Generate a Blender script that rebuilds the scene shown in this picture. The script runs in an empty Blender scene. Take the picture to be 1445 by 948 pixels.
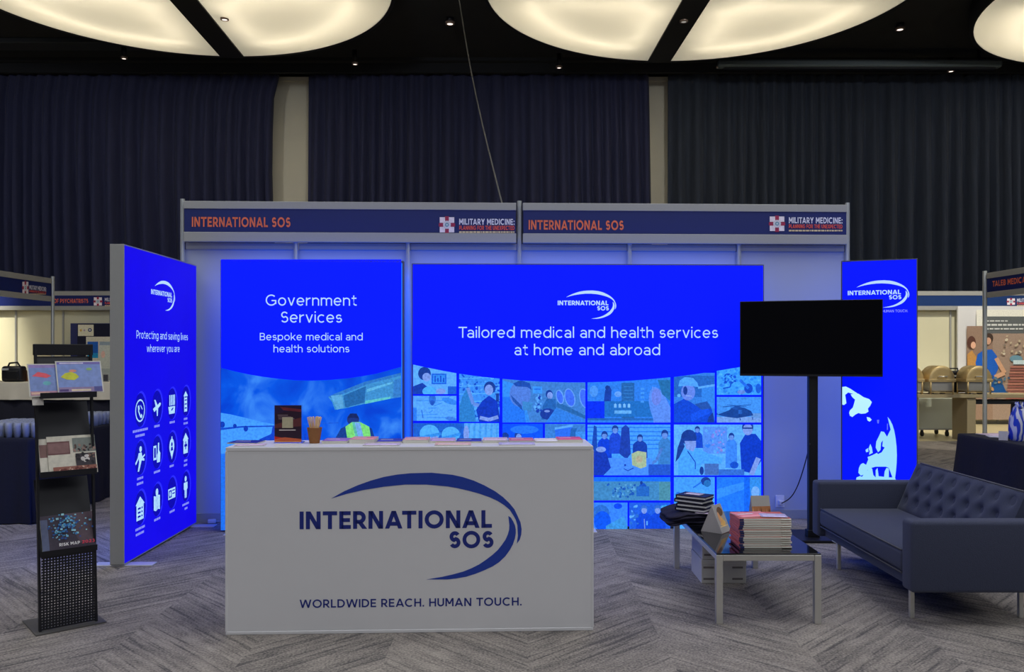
import bpy, bmesh, math, random
from mathutils import Vector, Matrix
random.seed(7)
sc = bpy.context.scene
COL = sc.collection
R = math.radians
# ------------------------------------------------------------------ camera
F, CX, CY, EYE = 1200.0, 722.5, 496.0, 1.527
cam_d = bpy.data.cameras.new('camera'); cam = bpy.data.objects.new('camera', cam_d); COL.objects.link(cam)
cam.location = (0, 0, EYE); cam.rotation_euler = (R(90), 0, 0)
cam_d.sensor_width = 36.0; cam_d.lens = 36.0 * F / 1445.0
cam_d.shift_y = (CY - 474.0) / 1445.0
cam_d.clip_end = 200
sc.camera = cam
# ------------------------------------------------------------------ world, lamps, exposure
w = bpy.data.worlds.new('hall_ambient'); sc.world = w; w.use_nodes = True
w.node_tree.nodes['Background'].inputs[0].default_value = (0.92, 0.96, 1.0, 1)
w.node_tree.nodes['Background'].inputs[1].default_value = 0.16
def area(name, loc, size, power, col, rot=(0, 0, 0)):
    d = bpy.data.lights.new(name, 'AREA'); d.shape = 'DISK'; d.size = size; d.energy = power; d.color = col
    o = bpy.data.objects.new(name, d); COL.objects.link(o); o.location = loc; o.rotation_euler = rot
    return o
HALL_FILL = [(-6.2, 4.2, 7.9), (3.2, 4.4, 7.9), (12.4, 4.8, 7.9), (-2.0, -5.0, 7.9), (7.0, -5.0, 7.9)]  # added fill lights, standing in for ceiling discs out of view
for p in HALL_FILL:
    area('hall_fill_lamp', p, 6.0, 270, (0.93, 0.96, 1.0))
def spot_lamp(name, loc, tgt, power, ang, col=(1.0, 0.95, 0.80)):
    d = bpy.data.lights.new(name, 'SPOT'); d.energy = power; d.color = col; d.spot_size = R(ang); d.spot_blend = .5; d.shadow_soft_size = .15
    o = bpy.data.objects.new(name, d); COL.objects.link(o); o.location = loc
    o.rotation_euler = (Vector(tgt) - Vector(loc)).to_track_quat('-Z', 'Y').to_euler(); return o
for x in (-13.0, -9.2):  # added spots without fixtures, brightening the far stands
    spot_lamp('stand_fill_spot', (x + 1.0, 13.9, 8.2), (x, 18.0, .9), 5200, 44)
for x in (9.2, 12.6):
    spot_lamp('stand_fill_spot', (x - .6, 13.6, 8.2), (x, 17.6, .8), 1750, 46)
spot_lamp('stand_fill_spot', (8.6, 9.6, 8.2), (8.3, 15.2, .5), 1300, 36)  # added spot to brighten the buffet
spot_lamp('stand_fill_spot', (-8.0, 7.6, 8.2), (-8.0, 12.9, .9), 700, 36)  # added spot to brighten the far left counter
for x in (-14.0, -8.5, -2.0, 4.0, 10.0, 15.0):                     # added fill spots without fixtures, lifting the back curtains and columns
    spot_lamp('curtain_fill_spot', (x, 12.4, 7.8), (x, 20.5, 3.8), 230, 100, (0.93, 0.96, 1.0)).data.spot_blend = 1.0
sc.view_settings.view_transform = 'Standard'; sc.view_settings.look = 'None'
sc.view_settings.exposure = 0.0; sc.view_settings.gamma = 1.0
sc.view_settings.use_curve_mapping = False

# ------------------------------------------------------------------ helpers
def lin(c):
    def f(v):
        v = v / 255.0
        return v / 12.92 if v <= 0.04045 else ((v + 0.055) / 1.055) ** 2.4
    return (f(c[0]), f(c[1]), f(c[2]))
def P(px, py, d): return Vector(((px - CX) / F * d, d, EYE - (py - CY) / F * d))
def atZ(px, py, Z):
    d = (EYE - Z) * F / (py - CY)
    return P(px, py, d)
def G(px, py): return atZ(px, py, 0.0)

def mat(name, rgb, rough=0.6, metal=0.0, var=0.06, scale=30.0, bump=0.0, emit=None, strength=1.0, spec=0.5, trans=0.0, sheen=0.0, stretch=None):
    m = bpy.data.materials.new(name); m.use_nodes = True
    nt = m.node_tree; b = nt.nodes['Principled BSDF']
    c = lin(rgb)
    tc = nt.nodes.new('ShaderNodeTexCoord'); no = nt.nodes.new('ShaderNodeTexNoise')
    no.inputs['Scale'].default_value = scale; no.inputs['Detail'].default_value = 3
    src = tc.outputs['Object']
    if stretch:
        mp = nt.nodes.new('ShaderNodeMapping'); mp.inputs['Scale'].default_value = stretch
        nt.links.new(src, mp.inputs[0]); src = mp.outputs[0]
    nt.links.new(src, no.inputs['Vector'])
    mx = nt.nodes.new('ShaderNodeMix'); mx.data_type = 'RGBA'
    mx.inputs[6].default_value = tuple(v * (1 - var) for v in c) + (1,)
    mx.inputs[7].default_value = tuple(min(1, v * (1 + var)) for v in c) + (1,)
    nt.links.new(no.outputs['Fac'], mx.inputs[0]); nt.links.new(mx.outputs[2], b.inputs['Base Color'])
    b.inputs['Roughness'].default_value = rough; b.inputs['Metallic'].default_value = metal
    b.inputs['Specular IOR Level'].default_value = spec
    b.inputs['Transmission Weight'].default_value = trans
    if sheen: b.inputs['Sheen Weight'].default_value = sheen
    if bump:
        bp = nt.nodes.new('ShaderNodeBump'); bp.inputs['Strength'].default_value = bump; bp.inputs['Distance'].default_value = 0.01
        nt.links.new(no.outputs['Fac'], bp.inputs['Height']); nt.links.new(bp.outputs['Normal'], b.inputs['Normal'])
    if emit is not None:
        b.inputs['Emission Color'].default_value = lin(emit) + (1,); b.inputs['Emission Strength'].default_value = strength
    return m

def print_mat(name, lit, rough=0.45, var=0.14, scale=60.0, strength=1.0):
    """a printed surface: ink colours come from the face colours, with a fine printed grain"""
    m = bpy.data.materials.new(name); m.use_nodes = True
    nt = m.node_tree; b = nt.nodes['Principled BSDF']
    at = nt.nodes.new('ShaderNodeAttribute'); at.attribute_name = 'ink'
    tc = nt.nodes.new('ShaderNodeTexCoord'); no = nt.nodes.new('ShaderNodeTexNoise')
    no.inputs['Scale'].default_value = scale; no.inputs['Detail'].default_value = 4
    nt.links.new(tc.outputs['Object'], no.inputs['Vector'])
    mr = nt.nodes.new('ShaderNodeMapRange'); mr.inputs['From Min'].default_value = .3; mr.inputs['From Max'].default_value = .7
    mr.inputs['To Min'].default_value = 1 - var; mr.inputs['To Max'].default_value = 1 + var
    if not lit: mr.inputs['To Min'].default_value *= 1.2; mr.inputs['To Max'].default_value *= 1.2
    nt.links.new(no.outputs['Fac'], mr.inputs['Value'])
    vm = nt.nodes.new('ShaderNodeVectorMath'); vm.operation = 'SCALE'
    nt.links.new(at.outputs['Color'], vm.inputs[0]); nt.links.new(mr.outputs['Result'], vm.inputs['Scale'])
    if lit:
        b.inputs['Base Color'].default_value = (0.008, 0.008, 0.012, 1)
        nt.links.new(vm.outputs[0], b.inputs['Emission Color']); b.inputs['Emission Strength'].default_value = strength
    else:
        nt.links.new(vm.outputs[0], b.inputs['Base Color'])
    b.inputs['Roughness'].default_value = rough
    b.inputs['Specular IOR Level'].default_value = 0.06 if lit else 0.3
    return m

class MB:
    """collects shapes of one part"""
    def __init__(s): s.bm = bmesh.new(); s.ink = {}
    def _merge(s, t, mi, mtx=None, smooth=False):
        if mtx is not None: t.transform(mtx)
        mp = {}
        for v in t.verts: mp[v] = s.bm.verts.new(v.co)
        for f in t.faces:
            try:
                nf = s.bm.faces.new([mp[v] for v in f.verts])
                nf.material_index = mi; nf.smooth = smooth or f.smooth
            except ValueError: pass
        t.free()
    def box(s, c, size, rot=None, bev=0.0, seg=2, mi=0, smooth=False):
        t = bmesh.new(); bmesh.ops.create_cube(t, size=1.0)
        t.transform(Matrix.Diagonal((size[0], size[1], size[2], 1)))
        if bev: bmesh.ops.bevel(t, geom=t.edges[:], offset=min(bev, min(size) * .49), segments=seg, affect='EDGES', profile=0.5)
        m = Matrix.Translation(c)
        if rot is not None: m = m @ (rot.to_4x4() if not isinstance(rot, (int, float)) else Matrix.Rotation(rot, 4, 'Z'))
        s._merge(t, mi, m, smooth); return s
    def cyl(s, a, b, r1, r2=None, n=16, mi=0, cap=True, smooth=True):
        a = Vector(a); b = Vector(b); r2 = r1 if r2 is None else r2
        d = b - a; L = d.length
        t = bmesh.new(); bmesh.ops.create_cone(t, cap_ends=cap, segments=n, radius1=r1, radius2=r2, depth=L)
        for f in t.faces: f.smooth = smooth and len(f.verts) == 4
        m = Matrix.Translation((a + b) / 2) @ d.to_track_quat('Z', 'Y').to_matrix().to_4x4()
        s._merge(t, mi, m); return s
    def sphere(s, c, r, n=16, scale=(1, 1, 1), mi=0):
        t = bmesh.new(); bmesh.ops.create_uvsphere(t, u_segments=n, v_segments=max(6, n // 2), radius=r)
        for f in t.faces: f.smooth = True
        s._merge(t, mi, Matrix.Translation(c) @ Matrix.Diagonal((*scale, 1))); return s
    def lathe(s, prof, c=(0, 0, 0), n=20, mi=0, smooth=True):
        rings = []
        for r, z in prof:
            rings.append([s.bm.verts.new((c[0] + r * math.cos(2 * math.pi * k / n), c[1] + r * math.sin(2 * math.pi * k / n), c[2] + z)) for k in range(n)])
        for i in range(len(rings) - 1):
            for k in range(n):
                f = s.bm.faces.new([rings[i][k], rings[i][(k + 1) % n], rings[i + 1][(k + 1) % n], rings[i + 1][k]]); f.material_index = mi; f.smooth = smooth
        for rg, rev in ((rings[0], True), (rings[-1], False)):
            f = s.bm.faces.new(rg[::-1] if rev else rg); f.material_index = mi
        return s
    def tube(s, pts, r, n=8, mi=0):
        pts = [Vector(p) for p in pts]; rings = []
        for i, p in enumerate(pts):
            t = (pts[min(i + 1, len(pts) - 1)] - pts[max(i - 1, 0)]).normalized()
            up = Vector((0, 0, 1)) if abs(t.z) < .9 else Vector((0, 1, 0))
            x = t.cross(up).normalized(); y = x.cross(t).normalized()
            rr = r[i] if isinstance(r, (list, tuple)) else r
            rings.append([s.bm.verts.new(p + (x * math.cos(2 * math.pi * k / n) + y * math.sin(2 * math.pi * k / n)) * rr) for k in range(n)])
        for i in range(len(rings) - 1):
            for k in range(n):
                f = s.bm.faces.new([rings[i][k], rings[i][(k + 1) % n], rings[i + 1][(k + 1) % n], rings[i + 1][k]]); f.smooth = True; f.material_index = mi
        s.bm.faces.new(rings[0][::-1]).material_index = mi; s.bm.faces.new(rings[-1]).material_index = mi
        return s
    def face(s, pts, mi=0, ink=None, smooth=False):
        f = s.bm.faces.new([s.bm.verts.new(Vector(p)) for p in pts]); f.material_index = mi; f.smooth = smooth
        if ink is not None: s.ink[f] = ink
        return f
    def prism(s, poly, vec, mi=0):
        """closed solid: polygon pushed along vec"""
        vec = Vector(vec); a = [s.bm.verts.new(Vector(p)) for p in poly]; b = [s.bm.verts.new(Vector(p) + vec) for p in poly]
        fs = [s.bm.faces.new(a[::-1]), s.bm.faces.new(b)]
        n = len(a)
        for k in range(n): fs.append(s.bm.faces.new([a[k], a[(k + 1) % n], b[(k + 1) % n], b[k]]))
        for f in fs: f.material_index = mi
        return s
    def grid(s, rows, mi=0, smooth=True, closed=False):
        vs = [[s.bm.verts.new(Vector(p)) for p in r] for r in rows]
        for i in range(len(vs) - 1):
            m = len(vs[i])
            for k in range(m if closed else m - 1):
                f = s.bm.faces.new([vs[i][k], vs[i][(k + 1) % m], vs[i + 1][(k + 1) % m], vs[i + 1][k]]); f.material_index = mi; f.smooth = smooth
        return s
    def build(s, name, mats, parent=None, base=Vector((0, 0, 0)), loc=None, fixn=True):
        if not isinstance(mats, (list, tuple)): mats = [mats]
        if fixn: bmesh.ops.recalc_face_normals(s.bm, faces=s.bm.faces[:])
        if s.ink:
            inkl = s.bm.loops.layers.float_color.new('ink')
            for f, c in s.ink.items():
                for l in f.loops: l[inkl] = (*c, 1)
        me = bpy.data.meshes.new(name)
        s.bm.transform(Matrix.Translation(-Vector(base)))
        s.bm.to_mesh(me); s.bm.free()
        for m in mats: me.materials.append(m)
        o = bpy.data.objects.new(name, me); COL.objects.link(o)
        if parent is not None: o.parent = parent
        if loc is not None: o.location = loc
        return o

class Thing:
    def __init__(s, name, label, cat, base, rz=0.0, group=None, local=False):
        s.o = bpy.data.objects.new(name, None); COL.objects.link(s.o)
        s.o.empty_display_size = 0.1
        s.o.location = base; s.o.rotation_euler = (0, 0, rz)
        s.o['label'] = label; s.o['category'] = cat
        if group: s.o['group'] = group
        s.base = Vector((0, 0, 0)) if local else Vector(base)
    def part(s, name, mb, mats, parent=None, label=None, stuff=False, fixn=True):
        o = mb.build(name, mats, parent if parent is not None else s.o, s.base if parent is None else s.base, fixn=fixn)
        if label: o['label'] = label
        if stuff: o['kind'] = 'stuff'
        return o
def tag(o, label, cat, group=None):
    o['label'] = label; o['category'] = cat
    if group: o['group'] = group
    return o
def single(name, mb, mats, label, cat, base, group=None):
    return tag(mb.build(name, mats, None, base, loc=Vector(base)), label, cat, group)
def struct(name, mb, mats):
    o = mb.build(name, mats); o['kind'] = 'structure'; return o
def dup(root, loc, rz=None, label=None, group=None):
    r = root.copy(); COL.objects.link(r); r.location = loc
    if rz is not None: r.rotation_euler = (0, 0, rz)
    if label: r['label'] = label
    if group: r['group'] = group
    for ch in list(root.children):
        c = ch.copy(); COL.objects.link(c); c.parent = r
        for g in list(ch.children):
            k = g.copy(); COL.objects.link(k); k.parent = c
    return r

class Plane:
    """an upright panel: a along u, b = height, n towards the viewer's side"""
    def __init__(s, O, u, n): s.O = Vector(O); s.u = Vector(u).normalized(); s.n = Vector(n).normalized(); s.up = Vector((0, 0, 1))
    def tilt(s, up): s.up = Vector(up).normalized(); return s
    def pix(s, px, py):
        d = Vector(((px - CX) / F, 1, -(py - CY) / F)); E = Vector((0, 0, EYE))
        t = (s.O - E).dot(s.n) / d.dot(s.n); q = E + d * t - s.O
        return q.dot(s.u), q.dot(s.up)
    def to3(s, a, b, off=0.0): return s.O + s.u * a + s.up * b + s.n * off

# drawn lettering: geometric sans letters built from strokes (cap height 1)
XH = 0.74
def _arc(cx, cy, rx, ry, a0, a1, n=None):
    n = n or max(4, int(abs(a1 - a0) / 14))
    return [(cx + rx * math.cos(R(a0 + (a1 - a0) * k / n)), cy + ry * math.sin(R(a0 + (a1 - a0) * k / n))) for k in range(n + 1)]
def _glyph(ch, w):
    h = w / 2; S = []; D = []
    def V(x, y0=0, y1=1): S.append([(x, y0), (x, y1)])
    def H(y, x0, x1): S.append([(x0, y), (x1, y)])
    def DG(x0, y0, x1, y1): D.append((x0, y0, x1, y1))
    def dot(x, y): S.append([(x, y - h * 1.1), (x, y + h * 1.1)])
    def ring(x0, x1, y0, y1, a0=0, a1=360): S.append(_arc((x0 + x1) / 2, (y0 + y1) / 2, (x1 - x0) / 2 - h, (y1 - y0) / 2 - h, a0, a1))
    def ess(W, T):
        r1 = T * .265; cx = W / 2
        top = _arc(cx, T - h - (r1 - h / 2), W / 2 - h - .02, r1 - h / 2, 28, 270, 16)
        bot = _arc(cx, h + (r1 - h / 2 + .01), W / 2 - h, r1 - h / 2 + .01, 90, -152, 16)
        m_ = T / 2 + .005
        a = [p for p in top]; b = [p for p in bot]
        yy = (a[-1][1] + b[0][1]) / 2; a[-1] = (cx, yy); b[0] = (cx, yy)
        S.append(a + b[1:])
    def bowlR(x0, W, y0, y1):
        r = (y1 - y0) / 2
        S.append([(x0, y1)] + _arc(W - h - r * .95, (y0 + y1) / 2, r * .95, r, 90, -90, 12) + [(x0, y0)])
    W = .7
    if ch == 'I': W = w; V(h)
    elif ch == 'N': W = .80; V(h); V(W - h); DG(h * 1.1, 1, W - h * 1.1, 0)
    elif ch == 'T': W = .78; H(1 - h, 0, W); V(W / 2)
    elif ch == 'E': W = .63; V(h); H(h, h, W); H(.5, h, W - .05); H(1 - h, h, W - .01)
    elif ch == 'F': W = .62; V(h); H(.47, h, W - .05); H(1 - h, h, W)
    elif ch == 'R': W = .72; V(h); bowlR(h, W - .03, .42 - h * .2, 1 - h); DG(W * .48, .40, W - h * .8, 0)
    elif ch == 'P': W = .68; V(h); bowlR(h, W, .36, 1 - h)
    elif ch == 'B': W = .72; V(h); bowlR(h, W - .05, .52, 1 - h); bowlR(h, W, h, .52)
    elif ch == 'D': W = .84; V(h); S.append([(h, 1 - h)] + _arc(W - .5, .5, .5 - h, .5 - h, 90, -90, 16) + [(h, h)])
    elif ch == 'A': W = .92; DG(h * .9, 0, W / 2, 1); DG(W - h * .9, 0, W / 2, 1); H(.27, W * .2, W * .8)
    elif ch == 'V': W = .86; DG(h * .9, 1, W / 2, 0); DG(W - h * .9, 1, W / 2, 0)
    elif ch == 'O': W = 1.04; ring(0, W, -.015, 1.015)
    elif ch == 'C': W = .92; ring(0, 1.02, -.015, 1.015, 48, 312)
    elif ch == 'G': W = .98; ring(0, 1.02, -.015, 1.015, 48, 340); H(.46, W * .55, W - .01); V(W - h - .01, .14, .5)
    elif ch == 'L': W = .58; V(h); H(h, h, W)
    elif ch == 'S': W = .66; ess(W, 1.0)
    elif ch == 'H': W = .78; V(h); V(W - h); H(.5, h, W - h)
    elif ch == 'U': W = .76; S.append([(h, 1)] + _arc(W / 2, W / 2 - .02, W / 2 - h, W / 2 - h - .02, 180, 360, 14) + [(W - h, 1)])
    elif ch == 'M': W = .92; V(h); V(W - h); DG(h * 1.2, 1, W / 2, .28); DG(W - h * 1.2, 1, W / 2, .28)
    elif ch == 'W': W = 1.28; q = W / 4; DG(h * .8, 1, q, 0); DG(2 * q, 1, q, 0); DG(2 * q, 1, 3 * q, 0); DG(W - h * .8, 1, 3 * q, 0)
    elif ch == 'X': W = .82; DG(h, 0, W - h, 1); DG(h, 1, W - h, 0)
    elif ch == 'Y': W = .82; DG(h, 1, W / 2, .4); DG(W - h, 1, W / 2, .4); V(W / 2, 0, .45)
    elif ch == 'K': W = .76; V(h); DG(h * 1.5, .33, W - h, 1); DG(W * .42, .58, W - h * .8, 0)
    elif ch == '.': W = w * 1.1; dot(W / 2, h * 1.1)
    elif ch == ':': W = w * 1.1; dot(W / 2, h * 1.1); dot(W / 2, .6)
    elif ch == '2': W = .64; S.append(_arc(W / 2, .70, W / 2 - h, .30 - h, 165, -35, 12) + [(h, h)]); H(h, 0, W)
    elif ch == '0': W = .72; ring(0, W, 0, 1)
    elif ch == '3': W = .64; S.append(_arc(W / 2, .74, W / 2 - h - .02, .26 - h / 2, 150, -80, 10)); S.append(_arc(W / 2, .28, W / 2 - h, .28 - h / 2, 85, -150, 10))
    elif ch == 'o': W = .74; ring(0, W, -.01, XH + .01)
    elif ch == 'c': W = .66; ring(0, .74, -.01, XH + .01, 48, 312)
    elif ch == 'e': W = .71; ring(0, W, -.01, XH + .01, 0, 318); H(XH / 2, h, W - h)
    elif ch in 'nhmru':
        W = .64
        if ch in 'nhmr': V(h, 0, 1.04 if ch == 'h' else XH)
        def arch(x0, x1): S.append(_arc((x0 + x1) / 2, XH - (x1 - x0) / 2 - h * .0, (x1 - x0) / 2, (x1 - x0) / 2 - h, 180, 0, 12) + [(x1, 0)])
        if ch in 'nh': arch(h, W - h)
        elif ch == 'm': W = 1.04; arch(h, W / 2); arch(W / 2, W - h)
        elif ch == 'r': W = .42; S.append(_arc(.42, XH - .34, .42 - h, .34 - h, 180, 90, 8))
        else: V(W - h, 0, XH); S.append([(h, XH)] + _arc(W / 2, W / 2 - h, W / 2 - h, W / 2 - h - h, 180, 360, 12))
    elif ch in 'dbpqg':
        W = .74; ring(0, W, -.01, XH + .01)
        if ch == 'd': V(W - h, 0, 1.04)
        elif ch == 'b': V(h, 0, 1.04)
        elif ch == 'p': V(h, -.24, XH)
        else: S.append([(W - h, XH), (W - h, .0)] + _arc(W / 2, .0, W / 2 - h, .26 - h, 0, -150, 12))
    elif ch == 'a': W = .62; S.append(_arc(W / 2 - .01, XH - .26, W / 2 - h, .26 - h, 150, 0, 10) + [(W - h, 0)]); ring(0, W, -.01, .45)
    elif ch == 'i': W = w; V(h, 0, XH); dot(h, .96)
    elif ch == 'l': W = w; V(h, 0, 1.04)
    elif ch == 't': W = .44; x = .14 + h; S.append([(x, .94), (x, .22)] + _arc(x + .2, .22, .2, .22 - h, 180, 290, 8)); H(XH - h, 0, W)
    elif ch == 'f': W = .42; x = .12 + h; S.append([(x, 0), (x, .80)] + _arc(x + .2, .82, .2, .22 - h, 180, 80, 8)); H(XH - h, 0, W)
    elif ch == 'v': W = .66; DG(h, XH, W / 2, 0); DG(W - h, XH, W / 2, 0)
    elif ch == 'w': W = 1.0; q = W / 4; DG(h * .8, XH, q, 0); DG(2 * q, XH, q, 0); DG(2 * q, XH, 3 * q, 0); DG(W - h * .8, XH, 3 * q, 0)
    elif ch == 'y': W = .66; DG(h, XH, W / 2, 0); DG(W - h, XH, W / 2 - .12, -.26)
    elif ch == 'k': W = .64; V(h, 0, 1.04); DG(h * 1.5, .24, W - h, XH); DG(W * .4, .42, W - h * .8, 0)
    elif ch == 's': W = .56; ess(W, XH)
    else: W = .30
    return S, D, W
_gc = {}
def glyphs(txt, wt=.11, gap=.15):
    key = (txt, wt, gap)
    if key in _gc: return _gc[key]
    vs, fs, x, pv = [], [], 0.0, ' '
    for ch in txt:
        if ch == ' ': x += .42; pv = ' '; continue
        if pv + ch in ('AT', 'TA', 'AV', 'LT', 'LY', 'Ta', 'TO', 'CT', 'AC'): x -= .12 if pv + ch in ('AT', 'TA', 'AV', 'Ta') else .05
        pv = ch
        S, D, W = _glyph(ch, wt); h = wt / 2
        for st in S:
            i0 = len(vs); n = len(st)
            for i, p in enumerate(st):
                closed = n > 3 and math.hypot(st[0][0] - st[-1][0], st[0][1] - st[-1][1]) < 1e-6
                a = st[i - 1] if i > 0 else (st[-2] if closed else None); b = st[i + 1] if i < n - 1 else (st[1] if closed else None)
                d1 = (p[0] - a[0], p[1] - a[1]) if a else None; d2 = (b[0] - p[0], b[1] - p[1]) if b else None
                d1 = d1 or d2; d2 = d2 or d1
                l1 = math.hypot(*d1) or 1; l2 = math.hypot(*d2) or 1
                n1 = (-d1[1] / l1, d1[0] / l1); n2 = (-d2[1] / l2, d2[0] / l2)
                mx, my = n1[0] + n2[0], n1[1] + n2[1]; ml = math.hypot(mx, my) or 1; mx /= ml; my /= ml
                k = h / max(.5, mx * n1[0] + my * n1[1])
                vs.append((x + p[0] + mx * k, p[1] + my * k)); vs.append((x + p[0] - mx * k, p[1] - my * k))
            for i in range(n - 1): fs.append((i0 + 2 * i, i0 + 2 * i + 1, i0 + 2 * i + 3, i0 + 2 * i + 2))
        for x0, y0, x1, y1 in D:
            L = math.hypot(x1 - x0, y1 - y0); hw = h * L / abs(y1 - y0); i0 = len(vs)
            vs += [(x + x0 - hw, y0), (x + x0 + hw, y0), (x + x1 + hw, y1), (x + x1 - hw, y1)]; fs.append((i0, i0 + 1, i0 + 2, i0 + 3))
        x += W + (gap if ch not in '.:' else gap)
    x0 = min(v[0] for v in vs); x1 = max(v[0] for v in vs)
    _gc[key] = ([(v[0] - x0, v[1]) for v in vs], fs, x1 - x0)
    return _gc[key]
def put_text(mb, pl, txt, a0, a1, b, cap=None, off=0.001, bold=.11, ink=None, mi=0, gap=.15):
    vs, fs, wd = glyphs(txt, bold, gap)
    sx = (a1 - a0) / wd; sy = cap if cap else sx
    nv = [mb.bm.verts.new(pl.to3(a0 + x * sx, b + y * sy, off)) for x, y in vs]
    for f in fs:
        nf = mb.bm.faces.new([nv[i] for i in f]); nf.material_index = mi
        if ink is not None: mb.ink[nf] = ink
def text_px(mb, pl, txt, x0, x1, y, cap_px=None, **k):
    a0, b = pl.pix(x0, y); a1, bb = pl.pix(x1, y)
    cap = None
    if cap_px: cap = pl.pix(x0, y - cap_px)[1] - b
    put_text(mb, pl, txt, a0, a1, b, cap, **k)

def clip(poly, x0, y0, x1, y1):
    def cl(p, ins, inter):
        out = []
        for i in range(len(p)):
            a, b = p[i - 1], p[i]
            if ins(b):
                if not ins(a): out.append(inter(a, b))
                out.append(b)
            elif ins(a): out.append(inter(a, b))
        return out
    def ix(X): return lambda a, b: (X, a[1] + (b[1] - a[1]) * (X - a[0]) / (b[0] - a[0]))
    def iy(Y): return lambda a, b: (a[0] + (b[0] - a[0]) * (Y - a[1]) / (b[1] - a[1]), Y)
    for ins, it in ((lambda q: q[0] >= x0, ix(x0)), (lambda q: q[0] <= x1, ix(x1)), (lambda q: q[1] >= y0, iy(y0)), (lambda q: q[1] <= y1, iy(y1))):
        if not poly: return []
        poly = cl(poly, ins, it)
    return poly
class Art:
    """a flat printed picture: polygons of ink on a panel, each layer a hair above the last"""
    def __init__(s, pl, off=0.001, step=0.00025, px=True): s.mb = MB(); s.pl = pl; s.off = off; s.step = step; s.win = None; s.px = px; s.tint = None
    def poly(s, pts, c):
        if s.tint: c = tuple(q + (w_ - q) * .24 for q, w_ in zip(c, s.tint))
        if s.win: pts = clip(list(pts), *s.win)
        q = []
        for p in pts:
            if not q or (abs(p[0] - q[-1][0]) + abs(p[1] - q[-1][1])) > 1e-6: q.append(p)
        if len(q) > 1 and abs(q[0][0] - q[-1][0]) + abs(q[0][1] - q[-1][1]) < 1e-6: q.pop()
        if len(q) < 3: return s
        s.mb.face([s.pl.to3(*(s.pl.pix(*p) if s.px else p), s.off) for p in q], ink=lin(c)); s.off += s.step; return s
    def rect(s, x0, y0, x1, y1, c): return s.poly([(x0, y0), (x1, y0), (x1, y1), (x0, y1)], c)
    def ell(s, cx, cy, rx, ry, c, rot=0.0, n=18):
        cr, sr = math.cos(rot), math.sin(rot)
        return s.poly([(cx + rx * math.cos(t) * cr - ry * math.sin(t) * sr, cy + rx * math.cos(t) * sr + ry * math.sin(t) * cr) for t in (2 * math.pi * k / n for k in range(n))], c)
    def line(s, pts, wd, c):
        for (x0, y0), (x1, y1) in zip(pts, pts[1:]):
            L = math.hypot(x1 - x0, y1 - y0) or 1; nx, ny = -(y1 - y0) / L * wd / 2, (x1 - x0) / L * wd / 2
            s.poly([(x0 + nx, y0 + ny), (x1 + nx, y1 + ny), (x1 - nx, y1 - ny), (x0 - nx, y0 - ny)], c)
        return s
    def speckle(s, x0, y0, x1, y1, cols, n, rmin, rmax, rnd):
        st_ = s.step; s.step = st_ * .3
        for _ in range(n):
            s.ell(rnd.uniform(x0, x1), rnd.uniform(y0, y1), rnd.uniform(rmin, rmax), rnd.uniform(rmin, rmax), rnd.choice(cols), rnd.uniform(0, 3), 8)
        s.step = st_
        return s

# the company mark (two swooshes and the name), in its own units; 726 units = width of the long word
SW1 = [(420,250),(470,222),(520,200),(570,182),(620,168),(670,159),(720,154),(800,152),(880,160),(920,169),(960,182),(1000,200),(1040,222),(1070,244),(1095,268),(1113,290),(1125,315),(1136,340),(1140,365),(1139,385),(1133,405),(1122,420),(1126,390),(1124,350),(1118,330),(1108,312),(1095,292),(1075,275),(1050,259),(1020,245),(980,231),(940,220),(900,211),(860,204),(780,197),(700,197),(620,205),(540,218),(480,232)]
SW2 = [(1090,315),(1100,322),(1108,335),(1115,350),(1118,365),(1118,382),(1115,400),(1107,423),(1095,445),(1078,468),(1055,490),(1030,506),(1000,520),(965,534),(930,545),(895,551),(860,555),(780,555),(840,545),(880,536),(920,525),(950,513),(980,498),(1005,481),(1030,462),(1050,444),(1065,425),(1079,405),(1088,385),(1093,367),(1094,350)]
def put_logo(mb, pl, a0, b0, width, off=0.001, ink=None, mi=0, bold=.21, ink2=None, ks=1.0):
    k = width / 726.0; kv = k * ks
    def q(x, y): return (a0 + (x - 302) * k, b0 + (362 - y) * kv)
    for sw in (SW1, SW2):
        f = mb.face([pl.to3(*q(x, y), off) for x, y in sw], mi=mi, ink=ink)
    a, b = q(302, 362); a1, _ = q(1028, 362)
    put_text(mb, pl, 'INTERNATIONAL', a, a1, b, 65 * kv, off, bold, ink2 or ink, mi, .12)
    a, b = q(868, 436); a1, _ = q(1034, 436)
    put_text(mb, pl, 'SOS', a, a1, b, 62 * kv, off, bold, ink2 or ink, mi, .12)
# ------------------------------------------------------------------ materials
M_alu = mat('anodised_aluminium', (166, 166, 164), 0.5, 0.1, 0.04, 60)
M_alubright = mat('bright_aluminium', (196, 200, 200), 0.35, 0.5, 0.04, 60)
M_white = mat('white_laminate', (228, 227, 230), 0.45, 0, 0.015, 8)
M_cream = mat('cream_partition_board', (218, 213, 184), 0.6, 0, 0.03, 3)
M_navyfascia = mat('navy_fascia_print', (12, 32, 104), 0.5, 0, 0.05, 20)
M_tealfascia = mat('blue_fascia_print', (18, 54, 112), 0.5, 0, 0.05, 20)
M_orange = mat('orange_letters', (244, 122, 84), 0.6, 0, 0.05, 40)
M_logoblue = mat('royal_blue_ink', (28, 64, 172), 0.4, 0, 0.04, 20)
M_logonavy = mat('navy_ink', (22, 42, 136), 0.4, 0, 0.04, 20)
M_black = mat('black_powder_coat', (17, 17, 25), 0.45, 0.1, 0.1, 80)
M_blackcloth = mat('black_table_cloth', (20, 22, 40), 0.9, 0, 0.15, 25, 0.2)
M_curtain = mat('dark_navy_velvet', (44, 48, 82), 0.85, 0, 0.25, 6, 0.1, sheen=0.06, stretch=(3, 3, .3))
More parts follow.
